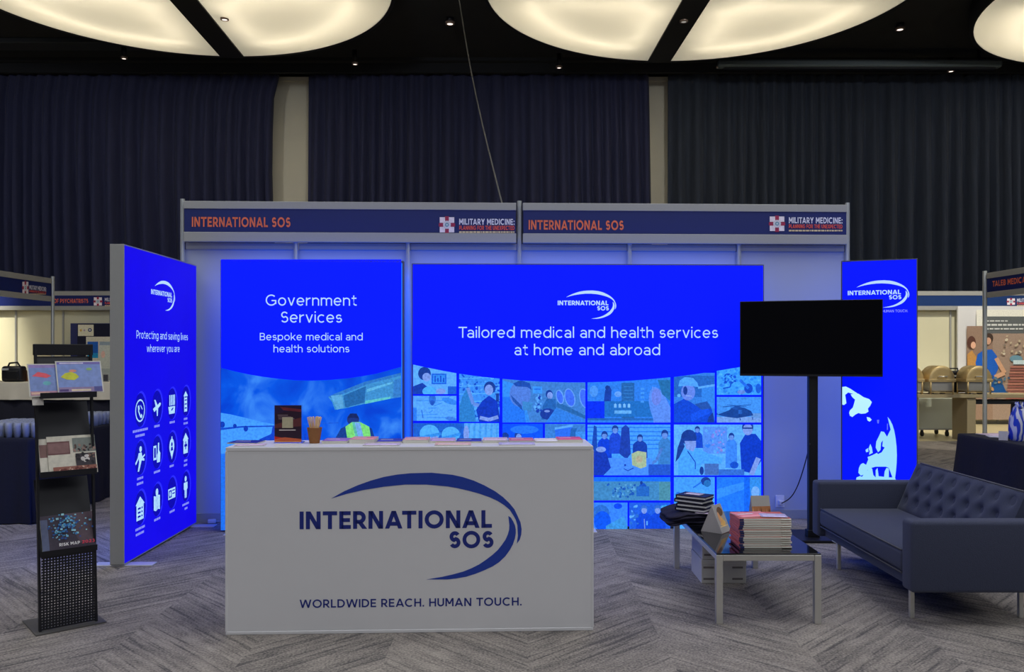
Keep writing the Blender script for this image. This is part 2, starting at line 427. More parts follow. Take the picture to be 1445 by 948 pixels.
M_ceil = mat('black_ceiling', (30, 32, 38), 0.9, 0, 0.2, 2)
M_curtain2 = mat('dark_slate_velvet', (46, 54, 70), 0.85, 0, 0.3, 6, 0.1, sheen=0.08, stretch=(3, 3, .3))
M_case = mat('slate_grey_metal', (104, 116, 120), 0.5, 0.2, 0.06, 8)
M_baseplate = mat('grey_steel_plate', (100, 98, 96), 0.5, 0.3, 0.06, 20)
M_ceiltrim = mat('dark_grey_metal', (48, 52, 56), 0.6, 0.2, 0.1, 8)
M_column = mat('painted_plaster', (226, 220, 200), 0.8, 0, 0.03, 4)
M_greywall = mat('dark_wall_paint', (60, 60, 66), 0.9, 0, 0.05, 3)
M_lino = mat('cream_vinyl_floor', (196, 182, 142), 0.4, 0, 0.05, 4)
M_backglow = mat('added_back_glow', (30, 40, 90), 0.7, 0, 0.02, 4, emit=(20, 92, 255), strength=2.2)  # glowing box backs, added to spill blue light onto the booth wall
M_panel = mat('shaded_white_laminate', (178, 184, 200), 0.5, 0, 0.015, 8)  # white wall panels; shade and blue spill are put into this base colour
M_inkwhite = mat('backlit_white_ink', (40, 44, 52), 0.6, 0, 0.02, 10, emit=(184, 218, 255), strength=1.0, spec=0.1)
M_inkpale = mat('backlit_pale_ink', (30, 30, 50), 0.6, 0, 0.02, 10, emit=(150, 160, 255), strength=0.9)
M_lit = print_mat('backlit_print', True, var=0.20, scale=55, strength=1.08)
M_boxframe = mat('dark_anodised_frame', (92, 96, 116), 0.45, 0.4, 0.05, 40)
M_litsmooth = print_mat('backlit_plain_print', True, var=0.05, scale=1.6, strength=2.0)
M_print = print_mat('printed_card', False, var=0.10, scale=40)
M_paper = mat('white_paper', (222, 220, 210), 0.7, 0, 0.03, 60)
M_chrome = mat('brushed_steel', (206, 204, 198), 0.3, 0.6, 0.04, 80)
M_glassblack = mat('black_glass', (10, 11, 16), 0.06, 0, 0.02, 4, spec=0.6)
M_sofa = mat('charcoal_wool', (56, 61, 84), 0.95, 0, 0.22, 220, 0.25, sheen=0.1)
M_sofapipe = mat('charcoal_piping', (88, 88, 98), 0.9, 0, 0.1, 200)
M_tvscreen = mat('tv_screen_glass', (3, 3, 8), 0.25, 0, 0.02, 3, spec=0.12)
M_tvbody = mat('black_plastic', (14, 14, 18), 0.35, 0, 0.05, 40)
M_carton = mat('white_carton', (206, 202, 196), 0.75, 0, 0.03, 20)
M_cartonmark = mat('grey_carton_print', (120, 112, 112), 0.8, 0, 0.05, 60)
M_kraft = mat('kraft_paper', (150, 98, 54), 0.75, 0, 0.08, 60)
M_wood = mat('pale_birch', (244, 212, 166), 0.7, 0, 0.08, 60)
M_acrylic = mat('clear_acrylic', (235, 240, 250), 0.05, 0, 0.01, 5, trans=1.0)
M_tumbler = mat('tumbler_glass', (214, 220, 232), 0.12, 0, 0.02, 5, trans=0.55)
M_gold = mat('gold_plated_steel', (222, 194, 138), 0.35, 0.5, 0.08, 20)
M_wood2 = mat('light_wood_counter', (176, 160, 124), 0.55, 0, 0.08, 9, stretch=(1, 8, 8))
M_cartgreen = mat('pale_cart_panel', (200, 206, 192), 0.5, 0, 0.03, 5)
M_notebook = mat('black_notebook_cover', (20, 18, 34), 0.5, 0, 0.1, 60)
M_garment = mat('dark_navy_cotton', (30, 26, 48), 0.95, 0, 0.25, 70, 0.35)
M_whitecloth = mat('white_table_linen', (206, 200, 186), 0.85, 0, 0.05, 12, 0.1)
M_greycard = mat('grey_board', (178, 172, 168), 0.8, 0, 0.04, 40)
M_spot = mat('spotlight_lens', (255, 240, 230), 0.4, 0, 0.01, 5, emit=(255, 236, 225), strength=1.6)
M_spotdim = mat('dim_spotlight_lens', (200, 195, 190), 0.4, 0, 0.01, 5, emit=(190, 185, 180), strength=0.6)
M_spotring = mat('spotlight_ring', (150, 130, 118), 0.4, 0.5, 0.05, 40)
M_cable = mat('grey_cable', (104, 102, 98), 0.6, 0, 0.05, 60)
M_darkcable = mat('dark_cable', (30, 30, 44), 0.6, 0, 0.05, 60)
M_foot = mat('white_steel_plate', (214, 212, 216), 0.4, 0.1, 0.03, 30)
M_orangecover = mat('orange_red_cover', (206, 104, 90), 0.55, 0, 0.12, 90)
M_bluecover = mat('navy_blue_cover', (40, 48, 104), 0.55, 0, 0.12, 90)

def carpet_mat():
    m = bpy.data.materials.new('chevron_carpet'); m.use_nodes = True
    nt = m.node_tree; N = nt.nodes; L = nt.links; b = N['Principled BSDF']
    def math_(op, a, bb=None):
        n = N.new('ShaderNodeMath'); n.operation = op
        for i, v in enumerate((a, bb)):
            if v is None: continue
            if isinstance(v, (int, float)): n.inputs[i].default_value = v
            else: L.new(v, n.inputs[i])
        return n.outputs[0]
    tc = N.new('ShaderNodeTexCoord'); sp = N.new('ShaderNodeSeparateXYZ'); L.new(tc.outputs['Object'], sp.inputs[0])
    X, Y = sp.outputs[0], sp.outputs[1]
    W = 0.71
    xs = math_('DIVIDE', math_('ADD', X, -0.79 + 71 * W * 2), W)
    colid = math_('FLOOR', xs); fr = math_('SUBTRACT', xs, colid)
    odd = math_('MODULO', colid, 2.0)                       # 0 / 1
    sgn = math_('SUBTRACT', math_('MULTIPLY', odd, 2.0), 1.0)   # -1 / +1
    # planks run at 45 degrees, mirrored from one column to the next
    tri = math_('ADD', math_('MULTIPLY', math_('MULTIPLY', sgn, math_('SUBTRACT', fr, 0.5)), W), W * .5)
    t = math_('SUBTRACT', Y, tri)                            # constant along a plank
    across = math_('MULTIPLY', t, 1 / 0.354)
    pid = math_('FLOOR', across)
    along = math_('ADD', Y, tri)
    cb = N.new('ShaderNodeCombineXYZ'); L.new(pid, cb.inputs[0]); L.new(colid, cb.inputs[1])
    wn = N.new('ShaderNodeTexWhiteNoise'); wn.noise_dimensions = '2D'; L.new(cb.outputs[0], wn.inputs['Vector'])
    cv = N.new('ShaderNodeCombineXYZ')
    L.new(math_('ADD', math_('MULTIPLY', along, 1.6), math_('MULTIPLY', colid, 13.7)), cv.inputs[0])
    L.new(math_('MULTIPLY', t, 17.0), cv.inputs[1]); L.new(math_('MULTIPLY', pid, 5.3), cv.inputs[2])
    st = N.new('ShaderNodeTexNoise'); st.inputs['Scale'].default_value = 1.0; st.inputs['Detail'].default_value = 3; L.new(cv.outputs[0], st.inputs['Vector'])
    fn = N.new('ShaderNodeTexNoise'); fn.inputs['Scale'].default_value = 85; fn.inputs['Detail'].default_value = 4; L.new(tc.outputs['Object'], fn.inputs['Vector'])
    r1 = N.new('ShaderNodeMapRange'); L.new(st.outputs['Fac'], r1.inputs[0])
    for i, v in ((1, .34), (2, .62), (3, .0), (4, 1.0)): r1.inputs[i].default_value = v
    cv2 = N.new('ShaderNodeCombineXYZ')
    L.new(math_('ADD', math_('MULTIPLY', along, 1.1), math_('MULTIPLY', colid, 7.1)), cv2.inputs[0]); L.new(math_('MULTIPLY', t, 26.0), cv2.inputs[1]); L.new(math_('MULTIPLY', pid, 3.1), cv2.inputs[2])
    s2 = N.new('ShaderNodeTexNoise'); s2.inputs['Scale'].default_value = 1.0; s2.inputs['Detail'].default_value = 2; L.new(cv2.outputs[0], s2.inputs['Vector'])
    r2 = N.new('ShaderNodeMapRange'); L.new(s2.outputs['Fac'], r2.inputs[0])
    for i, v in ((1, .56), (2, .68), (3, .0), (4, -.34)): r2.inputs[i].default_value = v
    bl = N.new('ShaderNodeTexNoise'); bl.inputs['Scale'].default_value = 7.0; bl.inputs['Detail'].default_value = 3; L.new(tc.outputs['Object'], bl.inputs['Vector'])
    blot = math_('MULTIPLY', math_('SUBTRACT', bl.outputs['Fac'], .5), .5)
    mixv = math_('ADD', math_('ADD', math_('MULTIPLY', r1.outputs[0], 0.24), math_('MULTIPLY', wn.outputs['Value'], 0.16)), math_('MULTIPLY', math_('SUBTRACT', fn.outputs['Fac'], 0.5), 1.5))
    # thin dark seam between planks
    edge = math_('ABSOLUTE', math_('SUBTRACT', math_('SUBTRACT', across, pid), 0.5))
    seam = math_('MULTIPLY', math_('GREATER_THAN', edge, 0.48), -0.14)
    rp = N.new('ShaderNodeValToRGB'); L.new(math_('ADD', math_('ADD', math_('ADD', mixv, seam), math_('ADD', r2.outputs[0], blot)), .17), rp.inputs[0])
    e = rp.color_ramp.elements
    e[0].position = 0.0; e[0].color = (*lin((94, 90, 90)), 1); e[1].position = 1.0; e[1].color = (*lin((194, 183, 172)), 1)
    L.new(rp.outputs[0], b.inputs['Base Color']); b.inputs['Roughness'].default_value = 0.95
    b.inputs['Specular IOR Level'].default_value = 0.15
    bp = N.new('ShaderNodeBump'); bp.inputs['Strength'].default_value = 0.35; bp.inputs['Distance'].default_value = 0.01
    L.new(fn.outputs['Fac'], bp.inputs['Height']); L.new(bp.outputs[0], b.inputs['Normal'])
    return m
M_carpet = carpet_mat()

def perf_mat():
    m = mat('perforated_black_steel', (24, 25, 32), 0.45, 0.1, 0.1, 80)
    nt = m.node_tree; N = nt.nodes; L = nt.links; b = N['Principled BSDF']
    tc = N.new('ShaderNodeTexCoord'); sp = N.new('ShaderNodeSeparateXYZ'); L.new(tc.outputs['Object'], sp.inputs[0])
    def mm(op, a, v=None):
        n = N.new('ShaderNodeMath'); n.operation = op
        for i, q in enumerate((a, v)):
            if q is None: continue
            if isinstance(q, (int, float)): n.inputs[i].default_value = q
            else: L.new(q, n.inputs[i])
        return n.outputs[0]
    def cell(o): return mm('SUBTRACT', mm('FRACT', mm('ADD', mm('MULTIPLY', o, 1 / 0.0155), 50.0)), 0.5)
    d = mm('ADD', mm('POWER', cell(sp.outputs[0]), 2.0), mm('POWER', cell(sp.outputs[2]), 2.0))
    hole = mm('LESS_THAN', d, 0.06)
    tr = N.new('ShaderNodeBsdfTransparent'); mx = N.new('ShaderNodeMixShader')
    L.new(hole, mx.inputs[0]); L.new(b.outputs[0], mx.inputs[1]); L.new(tr.outputs[0], mx.inputs[2])
    L.new(mx.outputs[0], N['Material Output'].inputs[0])
    return m
M_perf = perf_mat()

def diffuser_mat():
    m = bpy.data.materials.new('stretched_light_fabric'); m.use_nodes = True
    nt = m.node_tree; N = nt.nodes; L = nt.links
    for n in list(N):
        if n.type == 'BSDF_PRINCIPLED': N.remove(n)
    no = N.new('ShaderNodeTexNoise'); no.inputs['Scale'].default_value = 0.8
    tc = N.new('ShaderNodeTexCoord'); L.new(tc.outputs['Object'], no.inputs['Vector'])
    mx = N.new('ShaderNodeMix'); mx.data_type = 'RGBA'; mx.inputs[6].default_value = (.86, .83, .74, 1); mx.inputs[7].default_value = (.92, .89, .80, 1)
    L.new(no.outputs['Fac'], mx.inputs[0])
    tl = N.new('ShaderNodeBsdfTranslucent'); L.new(mx.outputs[2], tl.inputs[0])
    df = N.new('ShaderNodeBsdfDiffuse'); L.new(mx.outputs[2], df.inputs[0])
    m1 = N.new('ShaderNodeMixShader'); m1.inputs[0].default_value = 0.35; L.new(tl.outputs[0], m1.inputs[1]); L.new(df.outputs[0], m1.inputs[2])
    em = N.new('ShaderNodeEmission'); em.inputs[0].default_value = (1.0, 0.95, 0.78, 1); em.inputs[1].default_value = 0.17
    ad = N.new('ShaderNodeAddShader'); L.new(m1.outputs[0], ad.inputs[0]); L.new(em.outputs[0], ad.inputs[1])
    L.new(ad.outputs[0], N['Material Output'].inputs[0])
    return m
M_diff = diffuser_mat()
M_tube = mat('fluorescent_tube', (255, 250, 240), 0.5, 0, 0.01, 5, emit=(255, 242, 218), strength=8.5)
M_housing = mat('white_lamp_housing', (196, 194, 186), 0.7, 0, 0.02, 3)
M_rim = mat('black_lamp_rim', (22, 22, 26), 0.6, 0, 0.1, 10)

# ------------------------------------------------------------------ room shell
XL, XR, YB, YF, ZC = -19.0, 19.0, 21.3, -9.0, 8.42
m = MB(); m.face([(XL, YF, 0), (XR, YF, 0), (XR, 14.5, 0), (XL, 14.5, 0)]); struct('floor', m, M_carpet)
m = MB(); m.face([(XL, 14.5, 0), (XR, 14.5, 0), (XR, YB, 0), (XL, YB, 0)]); struct('floor', m, M_lino)
m = MB(); m.box((0, (YB + YF) / 2, ZC + .1), (XR - XL, YB - YF, .2)); struct('ceiling', m, M_ceil)
m = MB(); m.box((0, YB + .1, ZC / 2), (XR - XL, .2, ZC)); struct('wall_back', m, M_greywall)
m = MB(); m.box((XL - .1, (YB + YF) / 2, ZC / 2), (.2, YB - YF, ZC)); struct('wall_left', m, M_greywall)
m = MB(); m.box((XR + .1, (YB + YF) / 2, ZC / 2), (.2, YB - YF, ZC)); struct('wall_right', m, M_greywall)
m = MB(); m.box((0, 20.15, 8.27), (XR - XL, .12, .3)); m.box((0, 20.02, 8.38), (XR - XL, .2, .08)); struct('trim_1', m, M_ceil)
m = MB(); m.box((-11.0, 18.9, 8.36), (8.6, .5, .12), bev=.02); struct('trim_2', m, M_ceiltrim)
# pale columns in the curtain gaps
for i, (x0, x1, lab) in enumerate(((378, 442, 'tall cream column left of centre, bare between two dark curtains'), (908, 946, 'tall cream column right of centre, half covered by a curtain edge'))):
    a = P(x0, 300, 20.85).x; b = P(x1, 300, 20.85).x
    m = MB(); m.box(((a + b) / 2, 21.05, 4.13), (b - a, .4, 8.25), bev=.02)
    m.box(((a + b) / 2, 20.84, .1), (b - a + .04, .05, .2)); m.box(((a + b) / 2, 20.84, 8.2), (b - a + .04, .06, .1))
    o = struct('trim_%d' % (3 + i), m, M_column)

# curtains: pleated cloth hung from the bulkhead
def curtain(xl, xr, label, el=None, er=None, seed=1, mt=None):
    rnd = random.Random(seed); d0 = 20.35
    n = int((xr - xl) / 0.045); ph = 0; phs = []
    for k in range(n + 1):
        ph += 0.045 * 2 * math.pi / (0.30 + 0.10 * math.sin(k * .05 + seed) + 0.05 * rnd.random()); phs.append(ph)
    rows = []
    zs = [8.16, 8.1, 7.6, 6.8, 5.8, 4.8, 3.8, 2.6, 1.3, 0.03]
    for z in zs:
        t = 1 - z / 8.16; row = []
        a = xl + (el(z) if el else 0); b = xr + (er(z) if er else 0)
        for k in range(n + 1):
            f = k / n
            amp = 0.05 + 0.10 * min(1, t * 2.5)
            y = d0 + amp * math.sin(phs[k]) + 0.03 * math.sin(phs[k] * .37 + 2 * t) + .012 * math.sin(phs[k] * 2.3 + t * 3)
            row.append((a + (b - a) * f + 0.02 * t * math.sin(phs[k] * .7 + t * 4), y, z))
        rows.append(row)
    m = MB(); m.grid(rows)
    ob = m.build('curtain', mt or M_curtain, None, ((xl + xr) / 2, d0, 0), loc=Vector(((xl + xr) / 2, d0, 0)))
    so = ob.modifiers.new('thickness', 'SOLIDIFY'); so.thickness = 0.012
    tag(ob, label, 'curtain', None); return ob
k20 = 20.35 / F
def px20(x): return (x - CX) * k20
curtain(-18.9, px20(386), 'dark navy pleated curtain from left edge to the left cream column', er=lambda z: (0.10 if z > 7.6 else .0) + 0.06 * math.sin(z * .8), seed=3)
curtain(px20(436), px20(914), 'dark navy pleated curtain hanging between the two cream columns', el=lambda z: -0.11 * (1 - z / 8.16) - 0.02, er=lambda z: 0.02 + 0.13 * (1 - z / 8.16) ** .8, seed=9)
curtain(px20(943), 18.9, 'dark pleated curtain filling the wall right of the second column', seed=14, mt=M_curtain2)

# ------------------------------------------------------------------ ceiling light discs
def disc(cx, cy, label, rot=1.9):
    Z = 8.0; RR = 3.9; HB = .25
    T = Thing('ceiling_light', label, 'ceiling light', (cx, cy, Z), group=None)
    th = R(rot)
    def W(x, y, z): return (cx + x * math.cos(th) - y * math.sin(th), cy + x * math.sin(th) + y * math.cos(th), z)
    for q in range(4):
        m = MB(); rows = []
        NR, NA = 16, 30
        for i in range(NR + 1):
            r = HB * 1.45 + (RR - HB * 1.45) * i / NR
            a0 = math.asin(HB / r); a1 = math.pi / 2 - a0; row = []
            for j in range(NA + 1):
                a = a0 + (a1 - a0) * j / NA + q * math.pi / 2
                bulge = 0.10 * math.sin(math.pi * min(1, i / NR)) * math.sin(math.pi * j / NA)
                row.append(W(r * math.cos(a), r * math.sin(a), Z - bulge))
            rows.append(row)
        m.grid(rows); p = T.part('diffuser', m, M_diff)
        t = MB()
        for rr_, zz in ((.80, .30), (.32, .30)):
            t.tube([W(RR * rr_ * math.cos(a), RR * rr_ * math.sin(a), Z + zz - .06) for a in (q * math.pi / 2 + R(12 if rr_ > .5 else 24) + (math.pi / 2 - 2 * R(12 if rr_ > .5 else 24)) * k / 12 for k in range(13))], 0.03, 6)
        for sgn in (0, 1):
            ang = q * math.pi / 2 + sgn * math.pi / 2; dx, dy = math.cos(ang), math.sin(ang)
            ox, oy = (-dy, dx) if sgn == 0 else (dy, -dx)
            t.tube([W(dx * RR * f + ox * .75, dy * RR * f + oy * .75, Z + .24) for f in (.30, .5, .68)], 0.022, 6)
        c = t.build('lamp_tube', M_tube, p, T.base); 
    m = MB(); N = 96                                                     # housing: rim wall and reflector top
    m.grid([[W(r * math.cos(2 * math.pi * k / N), r * math.sin(2 * math.pi * k / N), z) for k in range(N)] for r, z in ((RR - .02, Z + .005), (RR - .02, Z + .40), (0.05, Z + .405))], closed=True)
    T.part('housing', m, M_housing)
    m = MB()
    m.grid([[W(r * math.cos(2 * math.pi * k / N), r * math.sin(2 * math.pi * k / N), z) for k in range(N)] for r, z in ((RR - .015, Z - .015), (RR + .06, Z - .015), (RR + .06, Z + .41), (RR - .015, Z + .41))], closed=True)
    T.part('rim', m, M_rim)
    m = MB()
    rz = Matrix.Rotation(th, 3, 'Z')
    m.box((cx, cy, Z + .03), (2 * RR, 2 * HB, .12), rot=rz); m.box((cx, cy, Z + .03), (2 * HB, 2 * RR, .12), rot=rz)
    T.part('crossbar', m, M_rim)
    return T
disc(-6.0, 14.75, 'round cream luminous ceiling disc at upper left of the hall')
disc(3.40, 15.05, 'round cream luminous ceiling disc above the booth, right of centre')
disc(12.75, 15.35, 'cream luminous ceiling disc cut off at the right edge')

def spot(px, py, Z, label, bright=True, r=.085):
    p = atZ(px, py, Z)
    T = Thing('ceiling_spotlight', label, 'spotlight', p, group='ceiling spotlights')
    T.part('lens', MB().cyl(p + Vector((0, 0, -.012)), p + Vector((0, 0, .02)), r * .62, n=18), M_spot if bright else M_spotdim)
    T.part('ring', MB().lathe([(r * .62, .02), (r * .66, -.02), (r, -.015), (r * 1.02, .03)], p, 20), M_spotring)
    T.part('housing', MB().cyl(p + Vector((0, 0, .03)), p + Vector((0, 0, max(.06, min(.3, 8.41 - p.z)))), r * .8, n=16), M_black)
for a in ((635, 33, 8.3, 'bright ceiling spotlight between the two large luminous discs', True, .10),
          (1270, 41, 8.3, 'bright ceiling spotlight right of the centre disc', True, .10),
          (317, 27, 7.955, 'spotlight set in the dark bar of the left luminous disc', True, .08),
          (965, 30, 7.955, 'spotlight set in the dark bar of the centre luminous disc', False, .08),
          (175, 82, 8.0, 'small spotlight under the left luminous disc', True, .07),
          (501, 90, 8.0, 'small spotlight above the middle curtain, left half', True, .07),
          (789, 95, 8.0, 'small spotlight hanging above the middle curtain, right half', True, .07),
          (1342, 100, 8.0, 'small spotlight under the long screen casing at right', True, .08),
          (1013, 95, 8.0, 'tiny spotlight at the left end of the long screen casing', False, .04)):
    spot(*a)
T = Thing('projection_screen_case', 'long dark grey screen casing under the ceiling at right', 'screen casing', (7.7, 19.35, 8.0))
x0, x1 = P(1012, 92, 19.35).x, P(1412, 92, 19.35).x
T.part('case', MB().box(((x0 + x1) / 2, 19.35, 8.06), (x1 - x0, .22, .17), bev=.05), M_case)
T.part('slot', MB().box(((x0 + x1) / 2, 19.33, 7.96), (x1 - x0 - .3, .10, .05)), M_black)
for xx in (x0 + .5, x1 - .5): T.part('bracket', MB().box((xx, 19.35, 8.265), (.05, .05, .26)), M_black)
# thin wire running from the ceiling down behind the fascia
pts = []
A = P(640, -30, 15.0); A.z = 8.42; Bq = P(709, 289, 7.80)
for k in range(25):
    t = k / 24; q = A.lerp(Bq, t); 
    t2 = [(656, -14), (660, 30), (668, 90), (680, 170), (694, 240), (709, 289)]
    pts.append(q + Vector((0, 0, -0.30 * math.sin(math.pi * t))))
single('hanging_wire', MB().tube(pts, 0.008, 6), M_cable, 'thin pale wire slanting down from the ceiling to behind the fascia', 'wire', A)

# ------------------------------------------------------------------ the shell scheme booth
TH = R(1.9); EU = Vector((math.cos(TH), math.sin(TH), 0)); EV = Vector((-math.sin(TH), math.cos(TH), 0)); BO = Vector((0.067, 7.64, 0))
def B(u, v, z): return BO + EU * u + EV * v + Vector((0, 0, z))
RB = Matrix.Rotation(TH, 3, 'Z')
T = Thing('partition_wall', 'white panelled booth wall with grey posts behind the lightboxes', 'partition wall', B(0, .06, 0))
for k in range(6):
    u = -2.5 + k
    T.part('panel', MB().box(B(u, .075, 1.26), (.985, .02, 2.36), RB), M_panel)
    T.part('kickboard', MB().box(B(u, .065, .04), (.985, .03, .08), RB), M_alu)
    T.part('top_rail', MB().box(B(u, .065, 2.47), (.96, .04, .06), RB, .004), M_alu)
for k in range(7):
    u = -3 + k; tall = k in (0, 3, 6)
    m = MB(); m.cyl(B(u, .03 if not tall else .03, 0), B(u, .03, 2.885 if tall else 2.5), .021, n=8, smooth=False)
    T.part('post', m, M_alubright)
MILW = (226, 216, 224); MILR = (156, 48, 80)
def mil_logo(pl, x0, y0, x1, y1, tx0, tx1, name_parent, T, ty):
    """white cross emblem with red notches, then three lines of conference title"""
    a = Art(pl, 0.004, 0.0004)
    w_, h_ = x1 - x0, y1 - y0
    a.poly([(x0 - w_ * .06, y0 + h_ * .40), (x0 + w_ * .3, y0 + h_ * .3), (x0 + w_ * .7, y0 + h_ * .3), (x1 + w_ * .06, y0 + h_ * .40), (x1 + w_ * .06, y0 + h_ * .60), (x0 + w_ * .7, y0 + h_ * .7), (x0 + w_ * .3, y0 + h_ * .7), (x0 - w_ * .06, y0 + h_ * .6)], MILR)
    a.poly([(x0 + w_ * .36, y0 - h_ * .06), (x0 + w_ * .64, y0 - h_ * .06), (x0 + w_ * .7, y0 + h_ * .5), (x0 + w_ * .64, y1 + h_ * .06), (x0 + w_ * .36, y1 + h_ * .06), (x0 + w_ * .3, y0 + h_ * .5)], MILR)
    for sx in (0, 1):
        for sy in (0, 1):
            X = x0 if sx == 0 else x1; Y = y0 if sy == 0 else y1; dx = w_ * (.46 if sx == 0 else -.46); dy = h_ * (.46 if sy == 0 else -.46)
            a.poly([(X, Y), (X + dx * .8, Y), (X + dx * .8, Y + dy * .45), (X + dx, Y + dy), (X + dx * .45, Y + dy * .8), (X, Y + dy * .8)], MILW)
    a.ell(x0 + w_ / 2, y0 + h_ / 2, w_ * .27, h_ * .27, (204, 200, 210)); a.ell(x0 + w_ / 2, y0 + h_ / 2, w_ * .14, h_ * .14, (110, 150, 170)); a.ell(x0 + w_ / 2, y0 + h_ / 2, w_ * .06, h_ * .06, (200, 210, 214))
    T.part('emblem', a.mb, M_print)
    m = MB(); (yt, ct), (yp, cp), (ys, cs) = ty
    text_px(m, pl, 'MILITARY MEDICINE:', tx0, tx1, yt, ct, off=.004, bold=.2, ink=lin((222, 222, 236)))
    text_px(m, pl, 'PLANNING FOR THE UNEXPECTED', tx0, tx1, yp, cp, off=.004, bold=.2, ink=lin((226, 92, 74)))
    k = tx0; rnd = random.Random(5)
    while k < tx1 - 1:                                               # too small to read in the photograph: a row of dashes
        wd = rnd.uniform(1.5, 5) * (tx1 - tx0) / 78
        q = [pl.pix(k, ys - cs), pl.pix(min(k + wd, tx1), ys - cs), pl.pix(min(k + wd, tx1), ys), pl.pix(k, ys)]
        m.face([pl.to3(*z, .004) for z in q], ink=lin((210, 190, 150))); k += wd + .8 * (tx1 - tx0) / 78
    T.part('conference_title', m, M_print)

def fascia(label, p0, p1, ztop, h, mat_blue, n, text=None, logo=None, posts=(), hfr=(.19, .57, .24)):
    p0 = Vector((*p0, 0)); p1 = Vector((*p1, 0)); d = (p1 - p0); L = d.length; d.normalize()
    nn = Vector(n).normalized(); c = (p0 + p1) / 2; ang = math.atan2(d.y, d.x)
    T = Thing('fascia_sign', label, 'sign', (c.x, c.y, ztop - h), group='booth name boards')
    rz = Matrix.Rotation(ang, 3, 'Z')
    ht, hm, hb = (h * q for q in hfr)
    T.part('top_rail', MB().box((c.x, c.y, ztop - ht / 2), (L, .045, ht), rz, .004), M_alu)
    T.part('bottom_rail', MB().box((c.x, c.y, ztop - h + hb / 2), (L, .045, hb), rz, .004), M_alu)
    T.part('name_panel', MB().box((c.x, c.y, ztop - ht - hm / 2), (L - .01, .03, hm), rz), mat_blue)
    for q in posts: T.part('post', MB().cyl((q[0], q[1], q[2]), (q[0], q[1], q[3]), q[4], n=8, smooth=False), M_alubright)
    pl = Plane(c + nn * .0155, d, nn)
    if text:
        m = MB()
        for tx in text: text_px(m, pl, *tx, off=.004, bold=.2)
        T.part('lettering', m, M_orange)
    if logo: mil_logo(pl, *logo[0], *logo[1], None, T, logo[2])
    return T
fascia('navy fascia with orange lettering over the left half of the booth', B(-2.975, 0, 0).xy, B(-.03, 0, 0).xy, 2.86, .36, M_navyfascia, -EV,
       [('INTERNATIONAL SOS', 271, 410, 320, 14)], ((620.5, 306.5, 641, 328), (648, 726), ((317, 8.5), (324.3, 6), (328.6, 2.2))))
fascia('navy fascia with orange lettering over the right half of the booth', B(.03, 0, 0).xy, B(2.975, 0, 0).xy, 2.86, .36, M_navyfascia, -EV,
       [('INTERNATIONAL SOS', 746, 880, 324, 13.5)], ((1086, 305.5, 1106.5, 326), (1113, 1188.5), ((315, 8.5), (322, 5.5), (326.5, 2.2))))

# ------------------------------------------------------------------ lightboxes
BLUE_G = (0, 15, 215); BLUE_C = (0, 13, 212); BLUE_L = (9, 0, 170); BLUE_R = (0, 11, 205)
LBX = [0]
def lightbox(label, O, u, n, wd, h, dep=.10, z0=.015, frame_mat=None, back=True, feet=(), rimw=.012):
    O = Vector(O); u = Vector(u).normalized(); n = Vector(n).normalized()
    c = O + u * wd / 2 - n * dep / 2
    T = Thing('lightbox_display', label, 'lightbox', (c.x, c.y, 0), group='backlit fabric displays')
    fm = frame_mat or M_boxframe; ang = math.atan2(u.y, u.x); rz = Matrix.Rotation(ang, 3, 'Z')
    m = MB(); up = Vector((0, 0, 1))
    for a, wd_ in ((.006, .012), (wd - .006, .012)):
        m.box(O + u * a - n * dep / 2 + up * (z0 + h / 2), (wd_, dep, h), rz, .002)
    for z in (z0 + .006, z0 + h - .006):
        m.box(O + u * wd / 2 - n * dep / 2 + up * z, (wd - .024, dep, .012), rz)
    T.part('frame', m, fm)
    if back: T.part('back_panel', MB().box(O + u * wd / 2 - n * (dep - .006) + up * (z0 + h / 2), (wd - .024, .008, h - .024), rz), M_backglow)
    for a in feet:
        q = O + u * a - n * dep / 2
        f = MB(); f.box(Vector((q.x, q.y, .005)), (.10, .42, .010), rz, .003); T.part('foot_plate', f, M_foot)
    return T, Plane(O, u, n)
def plain(T, pl, wd, h, z0, col, mt, name='fabric_panel', e=.008):
    a = Art(pl, 0.0, px=False); a.rect(e, z0 + e, wd - e, z0 + h - e, col); return T.part(name, a.mb, mt)

# --- government services box
gO = P(311, 500, 7.20); gO.z = 0
GU = EU; GN = -EV
T, pl = lightbox('blue lightbox headed Government Services, left of the wide one', gO, GU, GN, 1.545, 2.285, feet=(.12, 1.42))
curve_g = [(312, 519), (330, 523.6), (350, 528), (370, 531.4), (390, 534), (415, 536.4), (440, 537), (465, 536), (490, 533.8), (512, 530.6), (530, 527.3), (550, 522), (566, 517.5)]
a = Art(pl, 0.0); a.win = (311.6, 366, 566.4, 760)
a.poly([(300, 360), (580, 360), (580, 500)] + [(566, 517.5)] + curve_g[::-1] + [(300, 516)], BLUE_G)
T.part('fabric_panel', a.mb, M_litsmooth)
def cloud_mat():
    m = print_mat('backlit_sky_print', True); nt = m.node_tree; N = nt.nodes; L = nt.links
    no = N.new('ShaderNodeTexNoise'); no.inputs['Scale'].default_value = 3.2; no.inputs['Detail'].default_value = 6; no.inputs['Distortion'].default_value = .6
    tc = N.new('ShaderNodeTexCoord'); L.new(tc.outputs['Object'], no.inputs['Vector'])
    rp = N.new('ShaderNodeValToRGB'); e = rp.color_ramp.elements; e[0].position = .36; e[0].color = (*lin((0, 66, 214)), 1); e[1].position = .70; e[1].color = (*lin((60, 140, 250)), 1)
    k = rp.color_ramp.elements.new(.52); k.color = (*lin((2, 88, 232)), 1)
    L.new(no.outputs['Fac'], rp.inputs[0]); L.new(rp.outputs[0], N['Principled BSDF'].inputs['Emission Color']); return m
M_sky = cloud_mat()
a = Art(pl, 0.0003); a.win = (311.6, 366, 566.4, 760)
